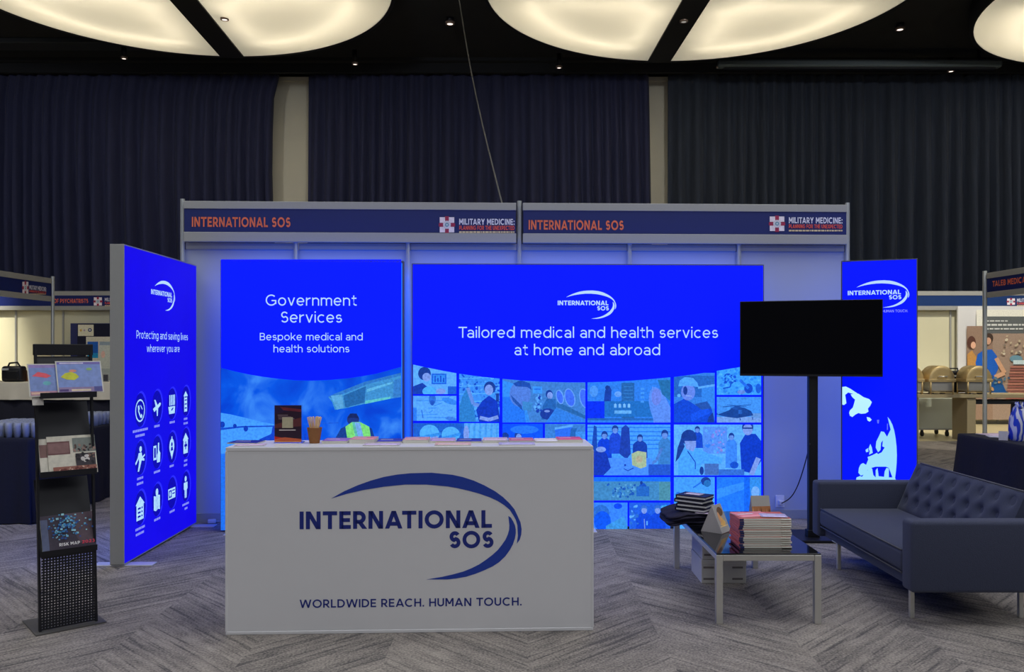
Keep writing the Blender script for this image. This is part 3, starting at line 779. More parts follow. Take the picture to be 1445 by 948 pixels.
a.poly(curve_g + [(580, 516), (580, 640), (300, 640), (300, 516)], (30, 120, 250))
T.part('sky_print', a.mb, M_sky)
a = Art(pl, 0.0008); a.win = (311.6, 366, 566.4, 748)
def z3(x, y): return (310 + x / 5.352, 500 + y / 5.352)
def zp(a, pts, c): return a.poly([z3(*p) for p in pts], c)
a.rect(300, 626, 580, 760, (30, 110, 236))
zp(a, [(0, 440), (80, 452), (200, 480), (330, 512), (430, 530), (430, 750), (0, 750)], (64, 150, 255))      # fuselage
zp(a, [(0, 556), (170, 540), (430, 536), (430, 545), (170, 552), (0, 572)], (16, 70, 200))
for q in ((20, 530, 20, 24), (115, 540, 14, 16), (198, 560, 17, 22)): a.ell(*z3(q[0], q[1]), q[2] / 5.352, q[3] / 5.352, (12, 58, 180))
zp(a, [(300, 640), (390, 600), (400, 545), (430, 535), (432, 660), (300, 660)], (14, 64, 196))
zp(a, [(640, 520), (900, 512), (900, 520), (640, 528)], (24, 90, 220)); zp(a, [(640, 590), (680, 640), (640, 650)], (14, 64, 196))
zp(a, [(820, 320), (870, 296), (1100, 205), (1370, 138), (1370, 322), (1290, 334), (1100, 372), (940, 408), (870, 418), (850, 360)], (60, 140, 205))   # wing flaps
zp(a, [(820, 320), (870, 296), (1100, 205), (1370, 138), (1370, 160), (1110, 226), (930, 300), (842, 330)], (46, 116, 196))
zp(a, [(935, 310), (1105, 240), (1095, 362), (950, 402)], (34, 100, 168)); zp(a, [(1112, 262), (1310, 205), (1300, 222), (1112, 285)], (90, 176, 226))
zp(a, [(840, 312), (925, 302), (938, 402), (885, 418)], (86, 160, 214)); zp(a, [(1100, 350), (1290, 318), (1290, 334), (1098, 374)], (90, 190, 200)); zp(a, [(1316, 196), (1370, 178), (1370, 322), (1310, 330)], (52, 122, 200))
zp(a, [(870, 640), (915, 560), (960, 535), (1100, 530), (1150, 560), (1175, 640)], (20, 60, 140))          # worker in a vest
a.ell(*z3(1008, 490), 46 / 5.352, 46 / 5.352, (28, 52, 130)); zp(a, [(968, 480), (985, 446), (1035, 446), (1056, 490), (1040, 480), (990, 478)], (20, 38, 100))
zp(a, [(950, 545), (1000, 510), (1060, 510), (1130, 545), (1145, 640), (965, 640)], (120, 214, 120))
zp(a, [(1015, 510), (1060, 515), (1092, 640), (1040, 640)], (112, 168, 235)); zp(a, [(1000, 510), (1020, 512), (1050, 640), (1030, 640)], (90, 180, 170))
T.part('picture_print', a.mb, M_lit)
for a_ in (('Government', 375, 503.5, 431), ('Services', 396.8, 482.6, 455), ('Bespoke medical and', 366.7, 511.8, 480), ('health solutions', 386, 493, 497)):
    m = MB(); text_px(m, pl, *a_, off=.0012); T.part('lettering', m, M_inkwhite)

# --- wide collage box
cO = P(581, 500, 7.262); cO.z = 0
T, pl = lightbox('wide blue lightbox with a photo collage under two lines of text', cO, EU, -EV, 3.04, 2.265, feet=(.2, 1.52, 2.8))
plain(T, pl, 3.04, 2.265, .015, BLUE_C, M_litsmooth)
def tile(x0, y0, x1, y1, bg, fn, seed=0, sp=None):
    a = Art(pl, 0.0004, .00011); a.win = (x0, y0, x1, y1); a.tint = (14, 104, 255)
    a.rect(x0, y0, x1, y1, bg); rnd = random.Random(seed)
    if sp: a.speckle(x0, y0, x1, y1, sp, int((x1 - x0) * (y1 - y0) / 30), .8, 3.2, rnd)
    fn(a, rnd); T.part('photo_print', a.mb, M_lit)
SKIN = (120, 150, 220); SK2 = (150, 165, 225); DKB = (22, 48, 150); HAIR = (24, 46, 120); LT = (110, 185, 255); MID = (50, 125, 235); TEAL = (40, 110, 170)
def person(a, x, y, r, shirt, hair=HAIR, skin=SKIN, w_=2.2, bottom=900, lean=0):
    a.poly([(x - r * .45 + lean, y + r * .6), (x + r * .45 + lean, y + r * .6), (x + r * w_ * .8, y + r * 1.5), (x + r * w_, y + r * 2.2), (x + r * w_ * 1.1, bottom), (x - r * w_ * 1.1, bottom), (x - r * w_, y + r * 2.2), (x - r * w_ * .8, y + r * 1.5)], shirt)
    a.ell(x, y - r * .12, r * .92, r * 1.12, hair); a.ell(x + lean * .1, y + r * .22, r * .72, r * .9, skin)
    a.poly([(x - r * .8, y - r * .1), (x - r * .5, y - r * .95), (x + r * .5, y - r * .95), (x + r * .8, y - r * .1), (x + r * .3, y - r * .42), (x - r * .4, y - r * .38)], hair)
def t1(a, r):
    a.poly([(583, 545), (596, 540), (606, 548), (600, 558), (583, 558)], DKB); a.ell(599, 527, 9, 9.5, HAIR); a.ell(602, 532, 6, 6, SK2)
    a.rect(609, 527, 630, 542, (30, 96, 214)); a.rect(611, 529, 628, 540, (60, 150, 240))
    for k in range(4): a.rect(613 + k * 4, 530 + (k % 2) * 3, 615 + k * 4, 539, (20, 70, 190))
    a.ell(606, 552, 10, 7, (90, 190, 255)); a.ell(622, 552, 7, 4, SK2); a.rect(632, 545, 646, 558, (30, 90, 200))
tile(583, 510, 644, 556, LT, t1, 1)
def t2(a, r):
    for k in range(9): a.line([(583 + r.uniform(0, 50), 562 + k * 3.4), (600 + r.uniform(0, 40), 560 + k * 3.6 + r.uniform(-3, 3))], 1.0, (60, 140, 235))
    a.ell(610, 563, 5, 8, (50, 110, 200)); a.ell(610, 568, 3, 4, (36, 80, 180)); a.rect(583, 575, 588, 595, MID); a.ell(635, 566, 12, 4, (60, 140, 235), .3)
    a.line([(595, 578), (597, 590)], 1.5, (50, 110, 210)); a.ell(637, 591, 9, 3, (70, 130, 220), .2)
tile(583, 558.5, 644, 593.5, (104, 180, 255), t2, 2)
def t3(a, r):
    for k in range(5): a.line([(648, 534 + k * 11), (706, 532 + k * 11)], 1.2, (100, 190, 255))
    a.poly([(652, 560), (660, 545), (668, 570), (672, 595), (648, 595), (648, 575)], (50, 130, 190)); a.line([(660, 547), (668, 570), (676, 572)], 5, SKIN)
    a.poly([(672, 578), (680, 566), (690, 558), (702, 566), (706, 595), (676, 595)], (14, 40, 170)); a.ell(691, 547, 8.2, 9, HAIR); a.ell(690, 550, 6, 7.5, SK2)
    a.line([(677, 589), (690, 592), (703, 588)], 5, SK2); a.rect(700, 555, 704, 566, HAIR)
tile(648, 520, 705, 595, (70, 150, 240), t3, 3, [(40, 100, 220), (100, 180, 255), (60, 140, 230), (20, 70, 190)])
def t4(a, r):
    a.rect(583, 597, 655, 640, (30, 90, 190)); a.ell(606, 612, 14, 13, (96, 190, 250)); a.ell(636, 613, 13, 11, (96, 190, 250)); a.ell(611, 622, 9, 9, SK2); a.ell(634, 623, 9, 9, SK2)
    a.poly([(590, 616), (622, 610), (622, 614), (592, 620)], (60, 150, 230)); a.poly([(622, 617), (650, 610), (650, 614), (624, 621)], (60, 150, 230))
    for k in range(6): a.line([(662 + k * 8, 597), (660 + k * 8, 640)], 3, (80, 165, 235))
    a.ell(658, 612, 4, 12, SK2)
tile(583, 597, 704, 640, (104, 185, 250), t4, 4)
def t5(a, r):
    a.poly([(709, 536), (735, 545), (748, 596), (709, 596)], (60, 150, 240)); a.poly([(709, 560), (722, 560), (740, 580), (742, 596), (709, 596)], (40, 120, 240))
    a.ell(734, 556, 15, 18, (96, 130, 210)); a.poly([(724, 541), (735, 536), (748, 541), (750, 550), (744, 546), (728, 545)], (30, 66, 150)); a.poly([(737, 566), (752, 568), (750, 580), (738, 578)], (70, 140, 190))
    a.poly([(720, 556), (736, 572), (738, 580), (724, 566)], (40, 76, 150)); a.ell(775, 556, 5, 6, HAIR); a.ell(776, 558, 4, 5, SK2); a.poly([(766, 572), (772, 562), (784, 563), (786, 590), (764, 592)], (40, 96, 160)); a.ell(773, 584, 11, 8, (26, 44, 130)); a.ell(772, 580, 4, 1.6, SK2)
    a.rect(752, 545, 765, 555, (70, 160, 250)); a.rect(754, 548, 763, 550, (40, 110, 220)); a.speckle(754, 557, 764, 580, [LT, DKB], 22, 1, 2.5, r)
    a.poly([(785, 575), (826, 592), (826, 596), (770, 596)], (56, 130, 220)); a.poly([(786, 566), (826, 586), (826, 591), (785, 574)], (44, 100, 150))
    for q in ((790, 560, 4, 9), (804, 561, 6, 12), (825, 562, 6, 13)): a.ell(q[0], q[1], q[2] + 1.5, q[3] + 1.5, (120, 170, 240), -.25); a.ell(q[0], q[1], q[2], q[3], (74, 110, 250), -.25)
tile(709, 530, 826, 596, (74, 132, 196), t5, 5)
def t6(a, r): a.ell(713, 615, 5, 5, HAIR); a.ell(731, 614, 5, 5, HAIR); a.ell(732, 617, 4, 5, SK2); a.ell(740, 606, 20, 6, (40, 120, 250)); a.rect(708, 619, 767, 640, LT)
tile(709, 598, 766, 640, (6, 76, 255), t6, 6)
def t7(a, r): a.poly([(783, 606), (808, 601), (800, 640), (786, 640)], (50, 110, 240)); a.poly([(783, 603), (808, 599), (808, 602), (783, 606)], LT); a.poly([(806, 604), (814, 604), (808, 640), (800, 640)], (40, 96, 160)); a.rect(812, 609, 826, 640, (70, 150, 230))
tile(769, 598, 826, 640, (66, 130, 200), t7, 7)
def t8(a, r):
    a.rect(829, 566, 853, 590, (0, 30, 245)); a.rect(829, 590, 925, 593, (40, 100, 170)); a.rect(877, 540, 895, 590, (40, 96, 150)); a.rect(853, 566, 928, 588, (34, 110, 180))
    a.ell(838, 552, 6, 8, (90, 160, 240)); a.poly([(852, 566), (854, 550), (860, 544), (863, 550), (862, 566)], (24, 50, 140)); a.ell(857, 547, 3, 3.5, HAIR); a.ell(872, 556, 5, 4, (120, 170, 240))
    for k in range(4): a.rect(866.5 + k * 6.4, 571, 870 + k * 6.4, 575, (150, 210, 250)); a.poly([(866 + k * 6.4, 571), (868.2 + k * 6.4, 569), (870.5 + k * 6.4, 571)], (150, 210, 250))
    a.rect(867, 579, 891, 583.5, (120, 190, 240))
    for k in range(5): a.rect(880, 545 + k * 5, 893, 546 + k * 5, (60, 130, 190))
    for k in range(4): a.rect(904, 547 + k * 6, 909, 550 + k * 6, (80, 160, 240))
    a.ell(930, 575, 13, 30, (104, 150, 240), -.25); a.poly([(920, 545), (935, 552), (946, 575), (946, 596), (922, 596)], (110, 150, 240)); a.ell(926, 560, 7, 12, (128, 140, 226)); a.poly([(928, 536), (946, 536), (946, 566), (934, 556)], (40, 110, 150))
tile(829, 532, 946, 596, (52, 130, 230), t8, 8)
def t9(a, r):
    for k in range(6): a.line([(829, 603 + k * 6), (946, 603 + k * 6)], 1.4, (40, 120, 236))
    a.poly([(834, 640), (838, 600), (842, 602), (843, 640)], (24, 60, 160)); person(a, 853, 614, 5, (8, 50, 210), bottom=650, w_=1.9); person(a, 868, 606, 5, (30, 60, 200), bottom=640, w_=1.6)
    a.poly([(874, 640), (877, 604), (883, 599), (888, 604), (890, 640), (884, 648)], (30, 50, 150)); person(a, 903, 618, 4.5, DKB, bottom=650, w_=2.2); person(a, 938, 613, 5.5, (66, 130, 190), bottom=656, w_=1.6)
    a.line([(934, 632), (926, 650), (917, 655)], 4, (90, 130, 200)); a.rect(855, 646, 920, 672, (86, 150, 255)); a.rect(915, 655, 946, 672, (40, 80, 190))
    a.poly([(836, 640), (846, 632), (856, 640), (862, 660), (850, 672), (836, 672)], (20, 40, 160)); a.ell(848, 634, 7, 4, SK2)
    a.poly([(891, 640), (900, 636), (912, 638), (912, 658), (904, 661), (892, 656)], (206, 208, 120)); a.ell(902, 648, 5, 5, (222, 190, 110)); a.line([(880, 661), (886, 664), (894, 660)], 1.2, DKB); a.ell(882, 656, 1.5, 1.5, DKB)
tile(829, 599, 946, 670.5, (84, 170, 255), t9, 9)
def t10(a, r):
    a.rect(829, 673, 946, 679, (24, 110, 250)); a.speckle(858, 681, 896, 701, [(110, 180, 210), (30, 80, 160), (60, 130, 190)], 46, 1, 2.6, r); a.ell(907, 690, 6, 9, (24, 74, 180)); a.ell(905, 681, 2, 2.5, HAIR); a.rect(898, 686, 916, 700, (40, 100, 180)); a.rect(930, 680, 946, 706, (90, 150, 140))
tile(829, 673, 946, 706, (76, 142, 176), t10, 10)
def t11(a, r): a.ell(848, 724, 12, 12, (50, 110, 200)); a.ell(850, 735, 12, 14, (10, 80, 240)); a.poly([(855, 742), (880, 728), (888, 748), (855, 748)], (70, 160, 220)); a.ell(872, 714, 6, 4, (10, 60, 240))
tile(829, 709, 885.5, 747, (66, 140, 255), t11, 11)
def t12(a, r):
    for x in (909, 928): person(a, x, 719, 5.2, (14, 60, 210), (60, 110, 200), SK2, 2.1, 760)
    a.line([(909, 732), (910, 748)], 1.2, SK2); a.rect(912, 735, 914, 741, LT); a.speckle(889, 712, 900, 740, [(50, 110, 200), LT], 16, 1, 3, r); a.speckle(934, 712, 946, 722, [(50, 160, 210), LT], 10, 1, 3, r)
tile(888, 709, 946, 747, (34, 90, 220), t12, 12)
def t13(a, r):
    a.rect(951, 530, 1010, 560, (40, 100, 180)); a.rect(990, 545, 1010, 575, (60, 140, 230)); a.line([(985, 547), (1010, 543)], 3, LT); a.poly([(951, 600), (951, 570), (966, 562), (982, 572), (1004, 576), (1010, 600)], (14, 60, 200)); a.line([(975, 590), (1000, 578)], 10, (20, 76, 230))
    a.ell(971, 553, 10, 12, (120, 140, 226)); a.ell(967, 551, 3, 6, HAIR); a.poly([(957, 545), (959, 537), (966, 532), (978, 533), (984, 540), (986, 546), (970, 544)], (96, 176, 250)); a.ell(958, 558, 2.5, 2.5, LT); a.line([(968, 558), (976, 559)], 1, (180, 200, 250)); a.poly([(980, 570), (998, 566), (1004, 576), (990, 578)], (40, 76, 150)); a.poly([(1000, 588), (1006, 582), (1008, 596), (998, 596)], HAIR)
tile(951, 526, 1008.5, 596, (60, 130, 220), t13, 13)
def t14(a, r): a.speckle(1018, 527, 1038, 540, [(20, 70, 190), (30, 96, 220)], 26, .8, 2.2, r); a.line([(1020, 548), (1030, 546), (1032, 538)], 2, (20, 80, 200)); a.ell(1046, 553, 6, 3, SKIN); a.ell(1056, 548, 6, 7, (20, 60, 180)); a.line([(1044, 536), (1056, 548)], 4, (40, 110, 230)); a.ell(1070, 548, 4, 7, (30, 90, 210))
tile(1011.5, 512, 1074, 557, (70, 170, 255), t14, 14, [(90, 190, 255), (50, 140, 240)])
def t15(a, r):
    a.rect(1011, 588, 1075, 597, (140, 170, 220)); a.rect(1060, 583, 1075, 590, (120, 160, 210)); a.poly([(1012, 585), (1028, 579), (1036, 574), (1050, 575), (1060, 580), (1063, 586), (1040, 590), (1024, 588)], (24, 56, 120)); a.poly([(1030, 576), (1040, 572), (1048, 575), (1040, 578)], (30, 70, 140))
    a.line([(1020, 574), (1060, 571)], 1.0, (30, 70, 140)); a.line([(1026, 571), (1054, 574)], .8, (30, 70, 140)); a.line([(1012, 585), (1010, 581)], 2, (30, 60, 120)); a.line([(1044, 590), (1045, 593)], 1.2, HAIR); a.line([(1062, 588), (1062, 592)], 1.2, HAIR); a.rect(1042, 578, 1047, 584, (40, 90, 170))
tile(1011.5, 560, 1074, 596, (78, 156, 240), t15, 15)
def t16(a, r):
    a.rect(992, 602, 1026, 640, (100, 150, 240)); a.speckle(996, 606, 1022, 640, [(150, 140, 230), (60, 130, 240), (170, 150, 220), LT], 34, 1, 3, r)
    person(a, 984, 606, 4, (20, 60, 190), bottom=632, w_=1.8); person(a, 1032, 616, 4.5, (70, 140, 245), bottom=660, w_=1.7)
    a.poly([(1044, 625), (1052, 612), (1066, 612), (1074, 622), (1074, 650), (1062, 668), (1046, 664)], (10, 44, 180)); a.ell(1055, 603, 8, 10, HAIR); a.ell(1055, 606, 7, 8, SK2); a.rect(1048, 603, 1062, 605, HAIR); a.line([(1070, 646), (1060, 670)], 7, SK2)
    a.poly([(956, 670), (958, 640), (968, 630), (984, 632), (1000, 640), (1020, 646), (1018, 654), (990, 654), (986, 670)], (86, 176, 255)); a.ell(972, 617, 11, 11, HAIR); a.poly([(962, 615), (966, 630), (958, 646), (953, 652), (956, 632)], HAIR); a.poly([(966, 622), (982, 622), (982, 630), (978, 637), (968, 633)], SK2); a.line([(970, 636), (981, 652), (981, 662)], 1.3, (14, 50, 170))
    a.ell(1036, 656, 6, 5, (20, 70, 190)); a.rect(994, 654, 1014, 670, (80, 110, 170)); a.rect(1014, 662, 1050, 672, (60, 110, 200)); a.ell(990, 664, 3, 6, HAIR)
tile(951, 599, 1074, 670.5, (110, 190, 255), t16, 16)
def t17(a, r): a.ell(996, 679, 7, 6, HAIR); a.ell(998, 682, 5, 5, TEAL); a.line([(978, 688), (990, 680)], 2, (40, 110, 220)); a.poly([(960, 700), (990, 690), (1008, 700), (1008, 748), (955, 748)], (90, 180, 255)); a.ell(957, 698, 4, 4, (40, 110, 220))
tile(951, 673, 1008.5, 747, (80, 170, 255), t17, 17)
def t18(a, r): a.poly([(1011, 690), (1050, 680), (1050, 690), (1011, 704)], (60, 150, 255)); a.poly([(1056, 673), (1075, 673), (1075, 720), (1062, 716)], (60, 150, 230)); a.ell(1066, 694, 6, 8, (140, 190, 250)); a.rect(1050, 673, 1058, 748, (20, 100, 240))
tile(1011.5, 673, 1074, 747, (36, 124, 255), t18, 18)
for (x0, y0, x1, y1) in ((583, 643, 644, 692), (648, 643, 704, 692), (709, 643, 826, 692), (583, 695, 704, 747), (709, 695, 766, 747), (769, 695, 826, 747)):
    def tx(a, r): person(a, (x0 + x1) / 2 + r.uniform(-8, 8), y0 + 16, 7, DKB, bottom=y1); a.rect(x0, y1 - 8, x1, y1, MID)
    tile(x0, y0, x1, y1, (84, 160, 250), tx, int(x0 + y0), [(60, 140, 240), (100, 180, 255)])
a = Art(pl, 0.0105 - .001); a.off = .0104                     # blue field whose lower edge sweeps over the photos
cc = [(582, 514), (600, 518), (625, 523), (650, 527.5), (680, 531.5), (710, 534.5), (740, 537), (770, 538.6), (800, 539.3), (828, 539.4), (860, 538.6), (890, 537), (920, 534.6), (950, 531.8), (980, 528), (1010, 523.4), (1040, 518.4), (1060, 515), (1076.5, 512)]
a.poly([(582, 480), (1076.5, 480)] + cc[::-1], BLUE_C)
T.part('sweep_print', a.mb, M_litsmooth)
for a_ in (('Tailored medical and health services', 647, 1012.6, 476.5), ('at home and abroad', 726, 931, 501)):
    m = MB(); text_px(m, pl, *a_, off=.0125); T.part('lettering', m, M_inkwhite)
m = MB(); a0, b0 = pl.pix(787, 430.5); a1, _ = pl.pix(858.5, 430.5); put_logo(m, pl, a0, b0, a1 - a0, .002); T.part('logo', m, M_inkwhite)

# --- left icon box, seen at a slant
lO = Vector((-2.751, 6.03, 0)); lu = Vector((-.0224, 1, 0)); ln = Vector((1, .0224, 0))
T, pl = lightbox('slanted blue lightbox at left with twelve white service icons', lO, lu, ln, 1.475, 2.275, dep=.10, back=True, feet=(.06, 1.40), frame_mat=M_alu)
for f in [o for o in T.o.children if o.name.startswith('foot_plate')]: f.location = (.03, 0, 0)
plain(T, pl, 1.475, 2.275, .015, BLUE_L, M_litsmooth)
m = MB(); a0, b0 = pl.pix(213, 415.2); a1, b1 = pl.pix(242.5, 419.2); put_logo(m, pl, a0, (b0 + b1) / 2, a1 - a0, .0015); T.part('logo', m, M_inkwhite)
for tx, x0, x1, y in (('Protecting and saving lives', 192.4, 264.8, 477.4), ('wherever you are', 207, 253.2, 496.6)):
    m = MB(); text_px(m, pl, tx, x0, x1, y, off=.0015); T.part('lettering', m, M_inkwhite)
cols = [pl.pix(x, 560)[0] for x in (197.5, 221.2, 242.3, 261.8)]; rows = [1.09, .735, .365]
def icon(a, k, x, y, s=.085):
    Wt = (170, 215, 255); Bk = BLUE_L
    def p(*pts): a.poly([(x + u_ * s, y + v_ * s) for u_, v_ in pts], Wt)
    def pb(*pts): a.poly([(x + u_ * s, y + v_ * s) for u_, v_ in pts], Bk)
    def e(u_, v_, r1, r2, c=Wt): a.ell(x + u_ * s, y + v_ * s, r1 * s, r2 * s, c)
    e(.25, .1, 1.25, 1.6, (40, 40, 255)); e(.05, .05, 1.15, 1.5, Bk)
    if k == 0: e(0, 0, 1, 1); e(0, 0, .86, .86, Bk); p((-.5, .4), (-.2, .5), (-.1, .15), (-.25, 0), (.1, -.4), (.3, -.3), (.5, -.5), (.3, -.7), (0, -.6), (-.4, -.1)); p((.1, .5), (.5, .1), (.4, .05), (.05, .4))
    elif k == 1: p((-.9, -.1), (-.3, .1), (-.6, .7), (-.35, .7), (.15, .2), (.7, .4), (.95, .3), (.8, .1), (.3, -.1), (.2, -.8), (0, -.8), (-.1, -.2), (-.6, -.4))
    elif k == 2:
        for q in (-.5, -.1, .3, .65): p((q - .12, -.1), (q + .12, -.1), (q + .12, .9), (q - .12, .9))
        p((-.9, -.2), (.8, -.2), (.7, -.9), (-.7, -.9)); pb((-.2, -.5), (.3, -.3), (.4, -.4), (-.1, -.65))
    elif k == 3:
        p((-.4, -1), (.4, -1), (.4, .6), (-.4, .6)); p((-.6, .55), (.6, .55), (0, 1.05))
        for q in (-.7, -.3, .1, .4): pb((-.3, q), (.3, q), (.3, q + .12), (-.3, q + .12))
    elif k == 4: e(.1, .8, .26, .26); p((-.3, .5), (.3, .5), (.5, 0), (.9, -.1), (.9, -.3), (.3, -.2), (.2, -.4), (-.2, -1.1), (-.5, -1.1), (-.2, -.3), (-.3, 0), (-.9, -.5), (-1, -.3), (-.5, .1)); p((.4, .1), (1, .3), (1, .15), (.5, -.05))
    elif k == 5: p((-.8, -.6), (-.1, -.6), (-.1, .7), (-.8, .7)); pb((-.65, -.4), (-.25, -.4), (-.25, .5), (-.65, .5)); p((0, -.9), (.7, -.9), (.8, -.1), (.5, .2), (.5, .9), (.25, .9), (.2, 0), (0, -.2))
    elif k == 6: e(0, .15, .62, .75); p((-.45, -.3), (.45, -.3), (0, -1.1)); e(0, .35, .2, .2, Bk); pb((-.3, -.25), (.3, -.25), (.2, .1), (-.2, .1)); p((-.1, .8), (.1, .8), (.1, 1.1), (-.1, 1.1))
    elif k == 7: p((-.6, -1), (.6, -1), (.6, .4), (-.6, .4)); p((-.8, .35), (.8, .35), (0, 1.05)); pb((-.12, -.6), (.12, -.6), (.12, .2), (-.12, .2)); pb((-.4, -.32), (.4, -.32), (.4, -.08), (-.4, -.08))
    elif k == 8:
        p((-.75, -1), (.75, -1), (.75, .4), (-.75, .4)); p((-.95, .35), (.95, .35), (0, 1.05))
        for q in (-.75, -.4, -.05): pb((-.5, q), (.1, q), (.1, q + .16), (-.5, q + .16)); pb((.25, q), (.5, q), (.5, q + .16), (.25, q + .16))
    elif k == 9: p((-.7, -.8), (-.2, -.95), (.2, -.8), (.7, -.9), (.7, .4), (.2, .5), (-.2, .4), (-.7, .5)); pb((-.22, -.9), (-.16, -.9), (-.16, .35), (-.22, .35)); pb((.18, -.8), (.24, -.8), (.24, .4), (.18, .4)); e(0, .75, .3, .35)
    elif k == 10: p((-.9, -.5), (.9, -.5), (.9, .5), (-.9, .5)); pb((-.75, -.35), (-.05, -.35), (-.05, .35), (-.75, .35)); e(-.4, 0, .2, .25); pb((.1, .2), (.75, .2), (.75, .32), (.1, .32)); pb((.1, -.1), (.75, -.1), (.75, .02), (.1, .02))
    else: e(0, .8, .28, .28); p((-.5, .45), (.5, .45), (.5, -.2), (.3, -.3), (.25, -1.1), (-.25, -1.1), (-.3, -.3), (-.5, -.2)); pb((-.04, -1.1), (.04, -1.1), (.04, -.3), (-.04, -.3))
for k in range(12):
    a = Art(pl, 0.0008, .0002, px=False); x = cols[k % 4]; y = rows[k // 4] + .012 * (k % 4) / 3
    icon(a, k, x, y); T.part('icon_print', a.mb, M_lit)
    m = MB(); caps = [('24/7 Global Assistance', 'Centre Network'), ('Transport',), ('Security',), ('Medical', 'Services'), ('Emergency', 'Evacuation'), ('Telehealth',), ('Tracking',), ('Onsite', 'Clinics'), ('Medical supply', 'and logistics'), ('Insurance',), ('Training',), ('Health advice', 'line')][k]
    # the captions are blurred beyond reading in the photograph: soft rows of dashes of the same length
    rnd = random.Random(k)
    for i, tx in enumerate(caps):
        ln_ = len(tx) * .0115; x_ = x - ln_ / 2; yy = y - .155 - i * .038
        while x_ < x + ln_ / 2:
            wd = rnd.uniform(.010, .022); m.face([pl.to3(x_, yy, .001), pl.to3(x_ + wd, yy, .001), pl.to3(x_ + wd, yy + .018, .001), pl.to3(x_, yy + .018, .001)]); x_ += wd + .006
    T.part('caption', m, M_inkpale)

# --- tall banner box at right
b0_ = P(1187, 500, 7.06); b1_ = P(1295, 500, 6.86); b0_.z = b1_.z = 0
bu = (b1_ - b0_); bw = bu.length; bu.normalize(); bn = Vector((bu.y, -bu.x, 0))
T, pl = lightbox('narrow tall blue lightbox with a globe, behind the television', b0_, bu, bn, bw, 2.265, feet=(bw / 2,))
plain(T, pl, bw, 2.265, .015, BLUE_R, M_litsmooth)
m = MB(); a0, q0 = pl.pix(1196.3, 417.6); a1, q1 = pl.pix(1271.3, 413.8)
put_logo(m, pl, a0, (q0 + q1) / 2, a1 - a0, .0015); T.part('logo', m, M_inkwhite)
m = MB(); text_px(m, pl, 'WORLDWIDE REACH. HUMAN TOUCH.', 1196.5, 1281, 441.5, 3.6, off=.0015, bold=.14); T.part('lettering', m, M_inkpale)
a = Art(pl, .0008); a.win = (1188.5, 366, 1294, 760)
def zg(pts): return [(1180 + x / 5.925, 530 + y / 5.925) for x, y in pts]
CY1, CY2 = (138, 180, 190), (112, 164, 190)
a.poly(zg([(45, 95), (80, 90), (120, 110), (180, 150), (150, 155), (100, 140), (75, 160), (85, 230), (65, 245), (45, 240)]), CY1)                   # northern coast
a.poly(zg([(120, 155), (185, 150), (230, 180), (275, 195), (298, 220), (285, 250), (265, 275), (270, 300), (245, 315), (210, 318), (185, 312), (160, 325), (135, 345), (115, 335), (108, 310), (115, 290), (140, 265), (150, 230), (158, 200), (135, 180)]), CY1)
a.poly(zg([(255, 345), (280, 350), (297, 368), (280, 384), (262, 375)]), CY1); a.poly(zg([(340, 370), (360, 368), (355, 400), (345, 398)]), (70, 84, 190)); a.poly(zg([(425, 400), (432, 400), (432, 450), (424, 455)]), (70, 84, 190))
a.poly(zg([(285, 570), (298, 600), (305, 645), (275, 660), (280, 630), (270, 610)]), CY2); a.poly(zg([(245, 620), (265, 605), (270, 635), (250, 640)]), CY2)
a.poly(zg([(430, 345), (450, 370), (470, 410), (485, 460), (496, 520), (504, 590), (507, 660), (505, 730), (500, 790), (492, 855), (510, 900), (160, 900), (170, 850), (200, 838), (215, 845), (250, 800), (285, 772), (300, 775), (310, 830), (330, 850), (330, 790), (345, 770), (355, 840), (400, 845), (405, 800), (420, 770), (440, 775), (440, 850), (470, 850), (440, 770), (415, 760), (330, 760), (300, 768), (260, 790), (235, 825), (205, 835), (185, 810), (190, 770), (205, 740), (225, 730), (250, 745), (268, 700), (262, 680), (300, 665), (340, 645), (350, 655), (380, 640), (405, 600), (385, 590), (390, 540), (375, 560), (370, 620), (350, 640), (330, 600), (335, 550), (360, 500), (375, 465), (400, 470), (425, 510), (440, 480), (455, 450), (445, 410)]), CY2)
T.part('globe_print', a.mb, M_litsmooth)
# ------------------------------------------------------------------ reception counter
CA = math.atan2(4.656 - 4.58, .447 + 1.543); cu_ = Vector((math.cos(CA), math.sin(CA), 0)); cv_ = Vector((-math.sin(CA), math.cos(CA), 0)); cO_ = Vector((-1.543, 4.58, 0)); CW, CH, CD = 1.99, 1.011, .36
RC = Matrix.Rotation(CA, 3, 'Z')
def K(u, v, z): return cO_ + cu_ * u + cv_ * v + Vector((0, 0, z))
T = Thing('reception_counter', 'white boxy reception counter printed with a large blue swoosh logo', 'counter', K(CW / 2, CD / 2, 0))
T.part('body', MB().box(K(CW / 2, CD / 2, .504), (CW - .006, CD - .006, .976), RC, .004), M_white)
T.part('top_board', MB().box(K(CW / 2, CD / 2, 1.0), (CW, CD, .022), RC, .004), M_white)
T.part('base_trim', MB().box(K(CW / 2, CD / 2, .009), (CW, CD, .018), RC, .003), M_white)
for u in (.004, CW - .004): T.part('edge_trim', MB().box(K(u, .004, .504), (.012, .012, .972), RC, .003), M_white)
pl = Plane(K(0, .003, 0), cu_, -cv_)
def c4(x, y): return pl.pix(310 + x / 2.676, 610 + y / 2.676)
m = MB(); a0, b0 = c4(302, 367); a1, b1 = c4(1028, 358.5)
for sw in (SW1, SW2): m.face([pl.to3(*c4(*q), .0012) for q in sw], mi=0)
T.part('swoosh', m, M_logoblue)
m = MB(); put_text(m, pl, 'INTERNATIONAL', a0, a1, (b0 + b1) / 2, c4(302, 300)[1] - b0, .0012, .22, gap=.12); T.part('lettering', m, M_logonavy)
